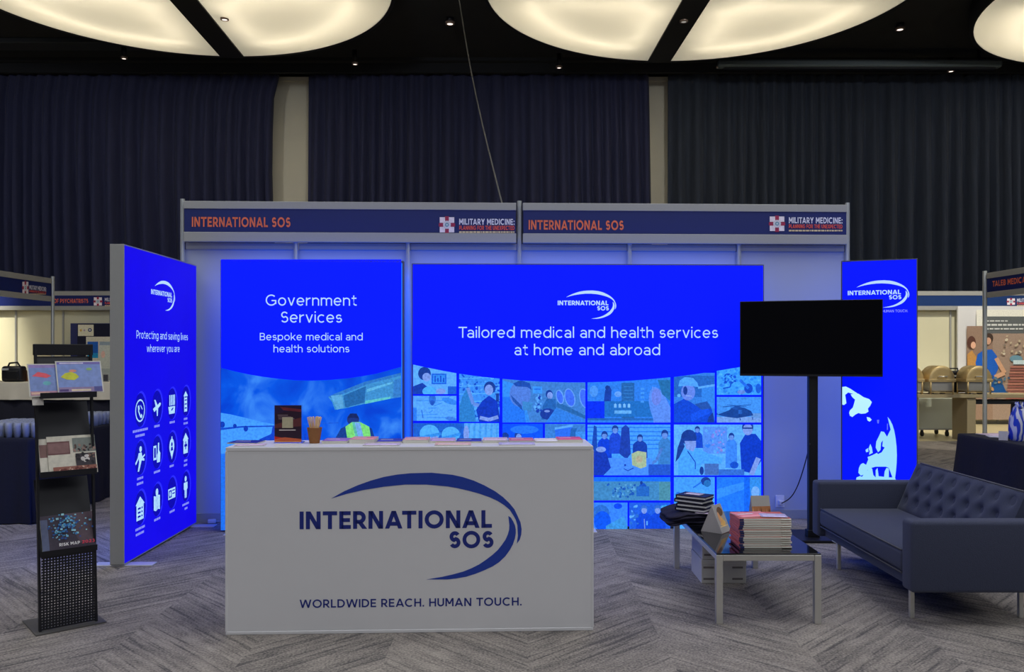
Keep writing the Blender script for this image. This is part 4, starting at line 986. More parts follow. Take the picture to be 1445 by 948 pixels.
m = MB(); s0, t0 = c4(868, 437); s1, _ = c4(1034, 435); put_text(m, pl, 'SOS', s0, s1, t0, c4(868, 373)[1] - t0, .0012, .22, gap=.12); T.part('lettering', m, M_logonavy)
m = MB(); s0, t0 = c4(302, 663); s1, t1_ = c4(1140, 652.5); put_text(m, pl, 'WORLDWIDE REACH. HUMAN TOUCH.', s0, s1, (t0 + t1_) / 2, c4(302, 632)[1] - t0, .0012, .17); T.part('lettering', m, M_logonavy)
ZT = 1.0115
# sign card in a clear stand
def on_counter(px, v): # point on the counter top below pixel column px at depth v
    d = (4.58 + v); x = (px - CX) / F * (d + .02 * 1.0); u = (x - cO_.x) / cu_.x; p = K(u, v, ZT); return p
p = on_counter(409, .20); sgn = .0
T = Thing('sign_holder', 'dark red card in a clear stand on the left of the counter', 'sign', p)
T.part('stand', MB().box(p + Vector((0, .004, .109)), (.160, .003, .216), RC).box(p + Vector((0, .03, .002)), (.160, .075, .004), RC), M_acrylic)
T.part('card', MB().box(p + Vector((0, 0, .109)), (.150, .002, .208), RC), M_print)
q0 = p - cu_ * .075 - cv_ * .0015; ap = Plane((q0.x, q0.y, p.z + .005), cu_, -cv_)
a = Art(ap, .0004, .0002, px=False)
a.rect(0, 0, .15, .208, (44, 24, 44)); a.poly([(0, .16), (.15, .185), (.15, .208), (0, .208)], (40, 24, 60)); a.poly([(.03, .20), (.15, .185), (.15, .17), (.05, .18)], (110, 40, 56)); a.poly([(0, .10), (.15, .14), (.15, .09), (0, .08)], (92, 44, 50))
a.poly([(0, 0), (.15, 0), (.15, .018), (.06, .028), (0, .022)], (196, 92, 60)); a.poly([(0, .016), (.04, .026), (0, .034)], (190, 40, 36)); a.rect(0, 0, .15, .006, (220, 150, 90))
for k in range(3): a.rect(.018 + k * .002, .150 - k * .010, .075 + k * .018, .155 - k * .010, (120, 100, 110))
a.rect(.043, .081, .103, .141, (176, 168, 140)); a.rect(.026, .066, .118, .072, (190, 178, 178))
T.part('card_print', a.mb, M_print)
p = on_counter(446, .20)
single('paper_cup', MB().lathe([(.028, 0), (.0285, .002), (.0415, .084), (.043, .086), (.0415, .088), (.039, .084), (.027, .006)], p, 24), M_kraft, 'brown kraft cup of wooden stirrers on the counter', 'cup', p)
rnd = random.Random(11); s0_ = None
for k in range(26):
    r0, a0_ = rnd.uniform(0, .016), rnd.uniform(0, 6.28); tl = rnd.uniform(.6, 1.35); aa = a0_ + rnd.uniform(-.4, .4)
    b0 = p + Vector((r0 * math.cos(a0_), r0 * math.sin(a0_), .010)); L = rnd.uniform(.120, .146)
    dr = Vector((math.cos(aa) * .19 * tl, math.sin(aa) * .19 * tl, 1)).normalized()
    if k == 0:
        s0_ = tag(MB().box((0, 0, .07), (.0075, .003, .14), None, .0008).build('wooden_stirrer', M_wood), 'thin pale wooden stirrer standing in the kraft cup', 'stirrer', 'wooden stirrers in the cup'); o = s0_
    else: o = s0_.copy(); COL.objects.link(o)
    o.rotation_mode = 'QUATERNION'; o.rotation_quaternion = dr.to_track_quat('Z', 'Y') ; o.location = b0
# leaflets lying along the back of the counter top
LCOL = [((150, 110, 170), 'mauve'), ((214, 140, 120), 'salmon'), ((60, 60, 150), 'indigo'), ((206, 150, 140), 'pale pink'), ((180, 150, 190), 'lilac'), ((52, 58, 140), 'navy'), ((200, 176, 190), 'pale grey'), ((190, 110, 110), 'rose'), ((224, 214, 214), 'white'), ((205, 80, 96), 'red')]
def leaflet(c, sx, sy, th, rz, col, label, cat='leaflet', group=None, nm='leaflet', deco=None):
    T = Thing(nm, label, cat, c, group=group); rm = Matrix.Rotation(rz, 3, 'Z')
    T.part('pages', MB().box(Vector(c) + Vector((0, 0, th / 2)), (sx, sy, th), rm, min(.001, th * .2)), M_paper)
    u = rm @ Vector((1, 0, 0)); v = rm @ Vector((0, 1, 0)); pl_ = Plane(Vector(c) - u * sx / 2 - v * sy / 2 + Vector((0, 0, th)), u, (0, 0, 1)).tilt(v)
    a = Art(pl_, .0004, .0002, px=False); a.rect(0, 0, sx, sy, col); a.rect(sx * .08, sy * .08, sx * .92, sy * .34, tuple(min(255, int(q * 1.25)) for q in col)); a.rect(sx * .1, sy * .55, sx * .6, sy * .66, (230, 226, 230))
    if deco: deco(a, sx, sy)
    T.part('cover', a.mb, M_print); return T
xs = [478, 516, 553, 590, 627, 664, 701, 738, 775, 806]
for k, x in enumerate(xs):
    hh = [.014, .022, .010, .018, .012, .009, .014, .012, .008, .016][k]; pp = on_counter(x, .255)
    leaflet(pp, .142, .17, hh, CA + random.uniform(-.03, .03), LCOL[k][0], '%s leaflet pile on the counter top, %s' % (LCOL[k][1], ['next to the stirrer cup', 'second from the cup', 'third from the cup', 'fourth from the cup', 'middle of the row', 'right of the middle', 'fourth from the right end', 'third from the right end', 'second from the right end', 'at the right end'][k]), group='leaflets along the counter top')
for k, x in enumerate((540, 640, 730)):
    pp = on_counter(x, .10); leaflet(pp, .20, .13, .004, CA, [(196, 180, 200), (214, 176, 160), (176, 170, 214)][k], ['pale lilac sheet near the counter front, left one', 'peach sheet near the counter front, middle one', 'pale blue sheet near the counter front, right one'][k], group='loose sheets near the counter front')
leaflet(on_counter(352, .24), .17, .15, .006, CA - .1, (26, 34, 110), 'navy leaflet on the left end of the counter top')
leaflet(on_counter(356, .10), .16, .10, .003, CA + .1, (206, 180, 190), 'pale pink sheet at the front left corner of the counter top')

# ------------------------------------------------------------------ television on a pole
tl_, tr_ = P(1044, 476, 7.03), P(1246, 476, 6.71); tl_.z = tr_.z = 0
tu = tr_ - tl_; TW = tu.length; tu.normalize(); tn = Vector((tu.y, -tu.x, 0)); TA = math.atan2(tu.y, tu.x); RT = Matrix.Rotation(TA, 3, 'Z')
tc_ = (tl_ + tr_) / 2; zt, zb = EYE + 72.5 * 6.87 / F, EYE - 35 * 6.87 / F
T = Thing('television', 'wide black flat screen television, switched off, on a pole', 'television', (tc_.x, tc_.y, zb))
zc = (zt + zb) / 2; hT = zt - zb
T.part('bezel', MB().box(tc_ + Vector((0, 0, zc)) - tn * .02, (TW, .035, hT), RT, .004), M_tvbody)
T.part('screen', MB().box(tc_ + Vector((0, 0, zc + .006)) - tn * .001, (TW - .016, .004, hT - .026), RT), M_tvscreen)
T.part('back_housing', MB().box(tc_ + Vector((0, 0, zc - .08)) - tn * .055, (TW * .7, .045, hT * .55), RT, .01), M_tvbody)
T.part('lower_strip', MB().box(tc_ + Vector((0, 0, zb + .006)) + tn * .0005, (TW - .004, .005, .010), RT), M_black)
pp = P(1146.5, 600, 6.93); pp.z = 0
T = Thing('television_stand', 'black square pole with flat base holding up the television', 'stand', pp)
T.part('pole', MB().box(pp + Vector((0, 0, .87)), (.075, .05, 1.70), 0.0, .006), M_black)
T.part('base_plate', MB().box(pp + Vector((0.02, .06, .011)), (.46, .44, .022), 0.0, .006), M_black)
T.part('mount_plate', MB().box(tc_ + Vector((0, 0, zc - .06)) - tn * .083, (.42, .012, .26), RT, .004), M_black)
T.part('collar', MB().box(pp + Vector((0, 0, .05)), (.10, .075, .06), 0.0, .006), M_black)
q = B(2.385, .055, .16)
T = Thing('power_outlet', 'small white outlet low on the booth wall beside the pole', 'outlet', q)
T.part('plate', MB().box(q, (.08, .012, .11), RB, .004), M_white); T.part('plug', MB().box(q + EV * -.03 + Vector((0, 0, -.01)), (.045, .045, .045), RB, .008), M_foot)
c0 = pp + Vector((-.03, -.03, .78)); c1 = q - EV * .05 + Vector((0, 0, -.01))
pts = [c0.lerp(c1, t) + Vector((0, 0, -.16 * math.sin(math.pi * t) * (1 - .3 * t))) for t in (k / 16 for k in range(17))]
single('television_cable', MB().tube(pts, .005, 6), M_darkcable, 'thin dark cable from the television pole to the wall outlet', 'cable', c1)
q = P(299, 735, 7.56); q.z = .02
T = Thing('power_adapter', 'small white power adapter on the floor behind the slanted lightbox', 'adapter', q); T.part('body', MB().box(q, (.07, .05, .035), .3, .008), M_foot); T.part('lead', MB().tube([q + Vector((.03, 0, 0)), q + Vector((.10, .05, -.01)), q + Vector((.2, .03, -.012))], .004, 6), M_foot)

# ------------------------------------------------------------------ coffee table and the things on it
TZ = .392; X0, X1, Y0, Y1 = 1.145, 1.735, 4.765, 6.03
T = Thing('coffee_table', 'low table with steel frame and black glass top', 'table', ((X0 + X1) / 2, (Y0 + Y1) / 2, 0))
lg = .038
for x in (X0 + lg / 2, X1 - lg / 2):
    for y in (Y0 + lg / 2, Y1 - lg / 2): T.part('leg', MB().box((x, y, (TZ - .005) / 2), (lg, lg, TZ - .005), None, .003), M_chrome)
for y in (Y0 + lg / 2, Y1 - lg / 2): T.part('rail', MB().box(((X0 + X1) / 2, y, TZ - .022), (X1 - X0 - 2 * lg, lg * .8, .034), None, .003), M_chrome)
for x in (X0 + lg / 2, X1 - lg / 2): T.part('rail', MB().box((x, (Y0 + Y1) / 2, TZ - .022), (lg * .8, Y1 - Y0 - 2 * lg, .034), None, .003), M_chrome)
T.part('glass_top', MB().box(((X0 + X1) / 2, (Y0 + Y1) / 2, TZ - .0005), (X1 - X0 - .004, Y1 - Y0 - .004, .009), None, .002), M_glassblack)
ZG = TZ + .0045
# stack of spiral booklets
bx0 = P(1045, 770, 4.86).x; base0 = None; th = .0128
for k in range(13):
    r = random.Random(k); ox, oy, rz = r.uniform(-.006, .006), r.uniform(-.004, .004), r.uniform(-.02, .02)
    loc = Vector((bx0 + .15 + ox, 4.99 + oy, ZG + k * (th + .0004)))
    if k == 0:
        T = Thing('booklet', 'x', 'booklet', loc, 0, 'stack of booklets on the coffee table', local=True)
        T.part('pages', MB().box((.004, 0, th / 2), (.290, .211, th - .0018), None, .0008), M_paper)
        T.part('cover', MB().box((0, 0, th - .0004), (.296, .206, .0008)).box((0, 0, .0004), (.296, .206, .0008)), M_orangecover)
        T.part('spine', MB().box((-.1495, .0, th / 2), (.003, .212, th - .0015), None, .0008), M_orangecover)
        T.part('spine_tape', MB().box((-.137, -.106, th / 2), (.024, .0015, th - .002)), M_bluecover)
        T.part('tab_divider', MB().box((.118, -.107, th / 2), (.056, .006, th - .006), None, .002), M_paper)
        root = T.o; o = root
    else: o = dup(root, loc)
    o.rotation_euler = (0, 0, rz)
    o['label'] = 'white paged orange spined booklet in the stack, ' + ('bottom one on the glass' if k == 0 else 'topmost one under the pink flyer' if k == 12 else 'number %d up from the glass' % (k + 1))
ZS = ZG + 13 * (th + .0004)
leaflet((bx0 + .10, 5.0, ZS + .0005), .20, .15, .002, .25, (222, 130, 130), 'pink flyer lying on top of the booklet stack', cat='flyer', nm='flyer')
leaflet((bx0 + .215, 4.955, ZS + .0035), .15, .105, .002, -.12, (176, 166, 204), 'pale lilac flyer on the right side of the booklet stack', cat='flyer', nm='flyer')
# tent cards
def tent(c, rz, wd, h, cols, label, spread=.045):
    T = Thing('tent_card', label, 'card stand', c); rm = Matrix.Rotation(rz, 3, 'Z'); u = rm @ Vector((1, 0, 0)); v = rm @ Vector((0, 1, 0)); c = Vector(c)
    A0, B0, C0 = c - v * spread, c + Vector((0, 0, h)), c + v * spread
    nrm = u.cross(B0 - A0).normalized()
    for nm, (p0, p1) in (('front_panel', (A0, B0)), ('back_panel', (C0, B0))):
        T.part(nm, MB().prism([p0 - u * wd / 2, p0 + u * wd / 2, p1 + u * wd / 2, p1 - u * wd / 2], (0, 0, .0025)), M_greycard)
    for s_ in (-1, 1): T.part('end_panel', MB().prism([q_ + u * s_ * (wd / 2 - .004) for q_ in (A0, C0, B0)], u * (s_ * .003)), M_greycard)
    n = u.cross((B0 - A0)).normalized(); n = n if n.dot(-v) > 0 else -n
    a = Art(Plane(A0 - u * wd / 2, u, n).tilt(B0 - A0), .0006, .0003, px=False); H_ = (B0 - A0).length; cols(a, wd, H_); T.part('picture_print', a.mb, M_print); return T
def gold(a, w_, h_):
    a.rect(0, 0, w_, h_, (160, 118, 60)); a.rect(0, 0, w_, h_ * .2, (110, 60, 40)); a.ell(w_ * .6, h_ * .75, w_ * .3, h_ * .16, (110, 84, 60)); a.poly([(w_ * .2, h_ * .3), (w_ * .5, h_ * .6), (w_ * .8, h_ * .35), (w_ * .6, h_ * .2)], (226, 178, 104)); a.ell(w_ * .35, h_ * .55, w_ * .12, h_ * .2, (222, 160, 110)); a.rect(w_ * .1, h_ * .22, w_ * .9, h_ * .25, (236, 200, 140))
tent((1.285, 5.36, ZG), R(50), .12, .165, gold, 'tent card with a golden picture left of the booklet stack', .072)
def brown(a, w_, h_):
    a.rect(0, 0, w_, h_, (84, 44, 40)); a.rect(0, 0, w_, h_ * .55, (170, 110, 70)); r = random.Random(2)
    for k in range(7): a.poly([(w_ * k / 7, 0), (w_ * (k + .4) / 7, h_ * r.uniform(.3, .6)), (w_ * (k + .9) / 7, 0)], r.choice([(214, 160, 110), (90, 50, 40), (190, 130, 100)]))
tent((1.685, 5.78, ZG), R(6), .13, .150, brown, 'brown picture tent card behind the booklet stack', .04)
# folded dark garments hanging over the table's far left end, notebooks on them
zz = ZG
def garment(z, dx, dy, rz, label, seed, sx=.29, sy=.40):
    r = random.Random(seed); rows = []; N = 44
    prof = [(0.9, 0.0), (.985, .003), (1.0, .008), (.985, .0135), (.93, .0155), (.5, .0155), (.02, .0155)]
    cx, cy = 1.178 + dx, 5.78 + dy
    def rr(t): # rounded rectangle radius
        c, s_ = abs(math.cos(t)), abs(math.sin(t)); n = 7
        return (c ** n + s_ ** n) ** (-1 / n)
    for f, dz in prof:
        row = []
        for k in range(N):
            t = 2 * math.pi * k / N; q = rr(t) * f * (1 + .025 * math.sin(5 * t + seed) * f + .015 * math.sin(11 * t + seed))
            x, y = q * math.cos(t) * sx / 2, q * math.sin(t) * sy / 2
            X = cx + x * math.cos(rz) - y * math.sin(rz); Y = cy + x * math.sin(rz) + y * math.cos(rz)
            over = max(0, X0 + .005 - X); row.append((X, Y, z + dz - min(.03, over * .25) + .0012 * math.sin(9 * t + seed * 2)))
        rows.append(row)
    m = MB(); m.grid(rows, closed=True)
    m.bm.faces.new([m.bm.verts.new(p) for p in rows[0][::-1]])
    return single('folded_garment', m, M_garment, label, 'folded shirt', (cx, cy, z), 'folded shirts on the coffee table')
for k in range(4): garment(zz + k * .0165, [0, -.01, .006, -.004][k], [0, .01, -.008, 0][k], [.05, -.03, .08, 0][k], 'folded dark navy shirt at the far end of the low table, ' + ['lowest of four', 'second from below', 'third from below', 'topmost under the notebooks'][k], k + 2)
zn = zz + 4 * .0165 + .002; nb = None
for k in range(4):
    loc = Vector((1.222 + [.0, .006, -.004, .004][k], 5.70 + [0, -.004, .004, 0][k], zn + k * .027))
    if k == 0:
        T = Thing('notebook', 'x', 'notebook', loc, 0, 'stack of black notebooks', local=True)
        T.part('pages', MB().box((.002, 0, .0125), (.200, .144, .012), None, .001), M_paper)
        T.part('cover', MB().box((0, 0, .0034), (.21, .15, .0066), None, .002).box((0, 0, .0216), (.21, .15, .0066), None, .002).box((-.1035, 0, .012), (.004, .15, .022), None, .001), M_notebook)
        nb = T.o; o = nb
    else: o = dup(nb, loc)
    o.rotation_euler = (0, 0, R(-38 + [0, 4, -3, 2][k]))
    o['label'] = 'black notebook with white page edges on the folded shirts, ' + ['lowest of four', 'second from below', 'third from below', 'topmost under a pale card'][k]
leaflet((1.222, 5.70, zn + 4 * .027), .11, .075, .002, R(-38), (186, 170, 186), 'pale card lying on the top notebook', cat='card', nm='card')
leaflet((1.255, 5.60, zn - .001), .09, .05, .002, R(-25), (180, 160, 190), 'small pale tag lying on the topmost folded shirt', cat='card', nm='card')
# cartons below
bc = P(990, 800, 5.60).x
for k in range(2):
    z = .001 + k * .158; c = Vector((bc + .147 + .004 * k, 5.76, z))
    T = Thing('carton', ['white carton on the floor under the coffee table, lower of two', 'white carton under the coffee table, upper of two'][k], 'box', c, group='white cartons under the table')
    T.part('box_body', MB().box(c + Vector((0, 0, .078)), (.294, .32, .155), None, .003), M_carton)
    T.part('lid', MB().box(c + Vector((0, 0, .139)), (.298, .324, .034), None, .003), M_carton)
    for i, (x, zq, w_) in enumerate(((-.10, .105, .07), (.09, .105, .07), (-.10, .03, .07), (.09, .03, .07))):
        T.part('printed_mark', MB().box(c + Vector((x, -.1612, zq)), (w_, .0012, .012)), M_cartonmark)

# ------------------------------------------------------------------ sofa
SX0, SX1, SY0, SY1 = 2.21, 2.99, 4.70, 6.27; AT = .13
T = Thing('sofa', 'charcoal two seat sofa with button tufted back and steel legs', 'sofa', ((SX0 + SX1) / 2, (SY0 + SY1) / 2, 0))
T.part('base_frame', MB().box(((SX0 + SX1) / 2 + .02, (SY0 + SY1) / 2, .235), (SX1 - SX0 - .06, SY1 - SY0 - 2 * AT + .01, .09), None, .01), M_sofa)
T.part('seat_cushion', MB().box((SX0 + .335, (SY0 + SY1) / 2, .337), (.66, SY1 - SY0 - 2 * AT - .006, .125), None, .028, 4, smooth=True), M_sofa)
for y0 in (SY0, SY1 - AT):
    yc = y0 + AT / 2
    T.part('armrest', MB().box(((SX0 + SX1) / 2, yc, .388), (SX1 - SX0, AT, .396), None, .022, 4, smooth=True), M_sofa)
T.part('back_frame', MB().prism([(2.86, SY0 + AT, .19), (2.985, SY0 + AT, .19), (3.05, SY0 + AT, .70), (2.975, SY0 + AT, .715)], (0, SY1 - SY0 - 2 * AT, 0)), M_sofa)
for z in (.272, .401):
    T.part('piping', MB().tube([(SX0 + .012, SY0 + AT + .02, z - .004), (SX0 + .012, SY1 - AT - .02, z - .004)], .0045, 6), M_sofapipe)
# tufted back cushion
NU, NV = 84, 36; Lb = SY1 - SY0 - 2 * AT - .01; y0 = SY0 + AT + .005
btn = []
for j, v in enumerate((.26, .54, .82)):
    for i in range(8):
        u = (i + .5 + (.0 if j % 2 == 0 else .5)) / 8
        if u < .98: btn.append((u, v))
def bpt(u, v, off=0.0):
    e = min(u, 1 - u) * Lb; ev = min(v, 1 - v) * .36
    puff = .030 * (1 - math.exp(-e / .035)) * (1 - math.exp(-ev / .035))
    dmin = min(math.hypot((u - a_) * Lb, (v - b_) * .36) for a_, b_ in btn)
    dip = .030 * math.exp(-(dmin / .030) ** 2) + .012 * math.exp(-(dmin / .07) ** 2)
    x = 2.795 + .150 * v - (.045 + puff - dip) + off; z = .385 + .335 * v
    return (x + .02, y0 + u * Lb, z + (-.02) * (puff - dip))
m = MB(); m.grid([[bpt(i / NU, j / NV) for i in range(NU + 1)] for j in range(NV + 1)])
m.prism([(2.772, y0, .385), (2.90, y0, .385), (2.99, y0, .71), (2.922, y0, .72)], (0, Lb, 0))
T.part('back_cushion', m, M_sofa)
T.part('piping', MB().tube([(2.945, y0 + .01, .722), (2.945, y0 + Lb - .01, .722)], .006, 6), M_sofapipe)
for u, v in btn:
    q = Vector(bpt(u, v)); T.part('button', MB().sphere(q + Vector((-.002, 0, 0)), .010, 10, (.5, 1, 1)), M_sofa)
for x in (2.295, 2.92):
    for y in (4.885, 5.975): T.part('leg', MB().box((x, y, .097), (.026, .026, .194), None, .004).box((x, y, .192), (.07, .07, .006)), M_chrome)

# ------------------------------------------------------------------ brochure rack
RA = R(41); rx = Vector((math.cos(RA), math.sin(RA), 0)); ry = Vector((-math.sin(RA), math.cos(RA), 0)); rO = Vector((-2.543, 4.60, 0)); RW = .275
def Q(x, y, z): return rO + rx * x + ry * y + Vector((0, 0, z))
RR3 = Matrix.Rotation(RA, 3, 'Z')
T = Thing('brochure_rack', 'black zigzag literature rack with perforated lower panel', 'rack', Q(RW / 2, .12, 0), rz=RA, local=True)
LB = Vector((RW / 2, .12, 0))
def LQ(x, y, z): return Vector((x, y, z)) - LB
m = MB(); m.prism([LQ(-.035, -.03, .002), LQ(.32, -.03, .002), LQ(.32, .30, .002), LQ(-.035, .30, .002)], (0, 0, .006)); T.part('base_plate', m, M_baseplate)
for x in (-.004, RW + .004):
    m = MB(); m.prism([LQ(x - .006, .012, .008), LQ(x - .006, .037, .008), LQ(x - .006, .148, 1.545), LQ(x - .006, .123, 1.545)], (.012, 0, 0)); T.part('side_post', m, M_black)
m = MB(); m.box(LQ(RW / 2, .135, 1.538), (RW + .03, .022, .062), None, .003); T.part('header_bar', m, M_black)
m = MB(); m.box(LQ(RW / 2, .022, .212), (RW - .004, .0025, .40)); T.part('perforated_panel', m, M_perf)
TR = [(.425, .235, .040), (.855, .40, .045), (1.285, .23, .05)]
tilts = []
for z, hgt, yf in TR:
    L = hgt if z > 1.2 else .40; tn_ = math.tan(R(21))
    m = MB(); y1 = yf + L * tn_
    m.prism([LQ(0, yf, z - .015), LQ(RW, yf, z - .015), LQ(RW, y1, z - .015 + L), LQ(0, y1, z - .015 + L)], (0, .004, 0)); T.part('tray_back', m, M_black)
    m = MB(); m.box(LQ(RW / 2, yf - .018, z - .012), (RW, .040, .004)).box(LQ(RW / 2, yf - .037, z + .002), (RW + .01, .004, .032)); T.part('tray_lip', m, M_black)
def lit_sheet(nm, label, cat, x0, x1, z, yf, h, th, fn, off=0.0):
    tn_ = math.tan(R(21)); c = Q((x0 + x1) / 2, yf, z)
    o_ = yf - .006 - off
    A0, B0 = Q(x0, o_, z), Q(x1, o_, z); up = (Vector((0, 0, 1)) + ry * tn_).normalized(); n = rx.cross(up).normalized()
    if n.dot(-ry) < 0: n = -n
    TT = Thing(nm, label, cat, c)
    TT.part('sheet', MB().prism([A0 - n * th, B0 - n * th, B0 + up * h - n * th, A0 + up * h - n * th], n * th), M_paper)
    a = Art(Plane(A0, rx, n).tilt(up), .0006, .0003, px=False); fn(a, x1 - x0, h); TT.part('print', a.mb, M_print)
def mp1(a, w_, h):
    a.rect(.006, .006, w_ - .006, h - .006, (126, 146, 200)); a.rect(.006, h - .024, w_ - .006, h - .006, (150, 132, 190)); a.poly([(.02, h * .62), (.05, h * .75), (.09, h * .70), (.115, h * .62), (.09, h * .56), (.05, h * .6)], (232, 96, 110)); a.ell(.09, h * .4, .02, .012, (110, 180, 190)); a.rect(.006, .006, w_ - .006, .03, (190, 140, 160)); a.rect(.01, .012, w_ * .4, .024, (226, 190, 170))
def mp2(a, w_, h):
    a.rect(.006, .006, w_ - .006, h - .006, (130, 150, 206)); a.rect(.006, h - .020, w_ - .006, h - .006, (120, 110, 180)); a.rect(.02, h - .017, w_ * .6, h - .010, (206, 200, 226)); a.poly([(.02, h * .5), (.045, h * .62), (.075, h * .66), (.10, h * .60), (.115, h * .5), (.09, h * .4), (.05, h * .42)], (204, 206, 66)); a.ell(.085, h * .69, .02, .008, (222, 150, 130)); a.ell(.17, h * .74, .015, .008, (150, 190, 120)); a.rect(.006, .006, w_ - .006, .034, (150, 130, 170)); a.rect(.07, .010, .17, .022, (226, 206, 180)); a.rect(w_ - .05, .008, w_ - .008, .036, (90, 90, 150)); a.rect(.01, .010, .055, .022, (90, 70, 130))
lit_sheet('map_leaflet', 'leaflet with a red map at the top left of the rack', 'leaflet', -.050, .20, 1.282, .05, .190, .003, mp1)
lit_sheet('map_leaflet', 'leaflet with a yellow map at the top right of the rack', 'leaflet', .088, .325, 1.296, .05, .190, .003, mp2, .005)
lit_sheet('blank_leaflet', 'white leaflet hanging low behind the red map on the rack', 'leaflet', -.035, .02, 1.235, .05, .10, .002, lambda a, w_, h: a.rect(.004, .004, w_ - .004, h - .004, (214, 208, 200)), -.004)
def br1(a, w_, h):
    a.rect(0, 0, w_, h, (206, 200, 184)); a.rect(0, h * .52, w_ * .46, h * .86, (110, 76, 74)); a.rect(.004, h * .56, w_ * .44, h * .82, (134, 100, 98)); a.rect(w_ * .52, h * .56, w_, h * .93, (120, 126, 120)); r = random.Random(4)
    a.speckle(w_ * .54, h * .58, w_ * .97, h * .74, [(44, 40, 44), (90, 70, 64), (150, 120, 110)], 26, .004, .010, r); a.rect(w_ * .56, h * .2, w_ * .97, h * .52, (60, 54, 60)); a.speckle(w_ * .58, h * .22, w_ * .95, h * .5, [(206, 200, 196), (30, 28, 34), (120, 92, 84)], 16, .005, .014, r); a.rect(.02, .014, w_ * .98, h * .2, (150, 96, 82)); a.speckle(.03, .02, w_ * .96, h * .18, [(206, 170, 150), (110, 56, 50)], 18, .004, .010, r)
lit_sheet('brochure', 'pale brochure peeking out at the left of the middle rack tray', 'brochure', .005, .12, .842, .045, .215, .004, lambda a, w_, h: (a.rect(0, 0, w_, h, (204, 198, 184)), a.rect(.002, h * .5, w_, h * .84, (128, 96, 92))))
lit_sheet('brochure', 'white photo brochure in the middle tray of the rack', 'brochure', .045, .292, .846, .045, .222, .004, br1, .006)
def rk(a, w_, h):
    a.rect(0, 0, w_, h, (66, 58, 72)); a.poly([(w_ * .45, h), (w_, h), (w_, h * .3), (w_ * .7, h * .2)], (92, 76, 86)); r = random.Random(6); a.rect(0, h * .1, .035, h * .9, (92, 100, 130))
    for k in range(150):
        x = w_ * .40 + r.gauss(0, .055); y = h * .64 + r.gauss(0, .045)
        if .03 < x < w_ - .02 and h * .3 < y < h - .01: s_ = r.uniform(.006, .014); a.rect(x, y, x + s_, y + s_ * .8, r.choice([(60, 130, 190), (110, 180, 216), (40, 80, 150), (150, 206, 220), (70, 150, 190)]))
    pl_ = a.pl; put_text(a.mb, pl_, 'RISK MAP', w_ * .28, w_ * .66, h * .15, .017, a.off + .0002, .2, ink=lin((226, 222, 222))); put_text(a.mb, pl_, '2023', w_ * .70, w_ * .94, h * .15, .017, a.off + .0002, .2, ink=lin((214, 60, 84)))
lit_sheet('risk_map_book', 'dark book reading RISK MAP in the bottom tray of the rack', 'book', .012, .285, .415, .040, .215, .010, rk, .002)

# ------------------------------------------------------------------ neighbouring stands
def back_partition(label, x0, x1, d, n0, posts):
    T = Thing('partition_wall', label, 'partition wall', ((x0 + x1) / 2, d, 0)); k = 0; x = x0
    while x < x1 - .1:
        e = min(x + 1.0, x1); T.part('panel', MB().box(((x + e) / 2, d + .03, 1.22), (e - x - .012, .03, 2.36)), M_cream); T.part('post', MB().cyl((x, d, 0), (x, d, 2.42), .022, n=8, smooth=False), M_alu); x += 1.0
    T.part('kickboard', MB().box(((x0 + x1) / 2, d + .02, .03), (x1 - x0, .03, .06)), M_alu); return T
back_partition('cream panelled stand wall far behind the brochure rack', -16.5, -6.0, 18.0, 0, 0)
back_partition('cream panelled stand wall far behind the narrow lightbox', 7.28, 16.3, 18.0, 0, 0)
fascia('far navy fascia with small orange lettering beside the slanted lightbox', (-16.5, 17.93), (-6.0, 17.93), 2.80, .40, M_navyfascia, (0, -1, 0), [('OF PSYCHIATRISTS', 76, 124.5, 427.5, 6)], ((132.5, 419.5, 144, 431), (148, 190), ((425, 5), (429, 3), (432, 1.5))), hfr=(.23, .55, .22))
fascia('far plain blue fascia right of the narrow lightbox', (7.28, 17.93), (16.3, 17.93), 2.80, .40, M_tealfascia, (0, -1, 0), None, ((1421, 421, 1432, 430), (1435, 1475), ((426, 5), (429.5, 3), (432, 1.5))), hfr=(.23, .55, .22))
fascia('near navy fascia at the far left edge with a bright steel post', (-8.13, 9.2), (-8.03, 14.8), 2.80, .40, M_navyfascia, (1, -.02, 0), None, ((31.5, 397.5, 40, 414.5), (41.5, 65.5), ((408, 6), (412, 3.2), (415.5, 1.5))), posts=((-8.02, 14.85, 0, 2.84, .03),), hfr=(.23, .55, .22))
fascia('navy fascia with orange lettering and steel post at the far right edge', (7.72, 13.8), (7.86, 8.2), 2.80, .40, M_navyfascia, (-1, -.02, 0), [('TALEB MEDICAL', 1402, 1452, 404.5, 8)], None, posts=((7.70, 13.85, 0, 2.84, .035),), hfr=(.23, .55, .22))
# picture board behind the buffet
pl = Plane((9.3, 17.82, 0), (1, 0, 0), (0, -1, 0))
T = Thing('display_board', 'large wall picture of people in blue behind the chafing dishes', 'display board', (10.9, 17.85, 0))
T.part('board', MB().box((10.95, 17.86, 1.30), (3.2, .05, 2.36)), M_white)
a = Art(pl, .022, .0006); a.win = (1362, 437, 1580, 592)
a.rect(1377, 437, 1580, 592, (226, 224, 214)); a.rect(1363.5, 460, 1580, 592, (150, 124, 108)); a.rect(1400, 470, 1580, 592, (160, 138, 124)); a.rect(1385.5, 446.5, 1580, 470.5, (96, 100, 102))
for y, h, x0, x1 in ((452, 1.6, 1390, 1421), (457, 2.6, 1390, 1460), (463, 2, 1390, 1460)):
    r = random.Random(int(y)); x = x0
    while x < x1: q = r.uniform(3, 8); a.rect(x, y, min(x1, x + q), y + h, (206, 208, 208)); x += q + 1.2
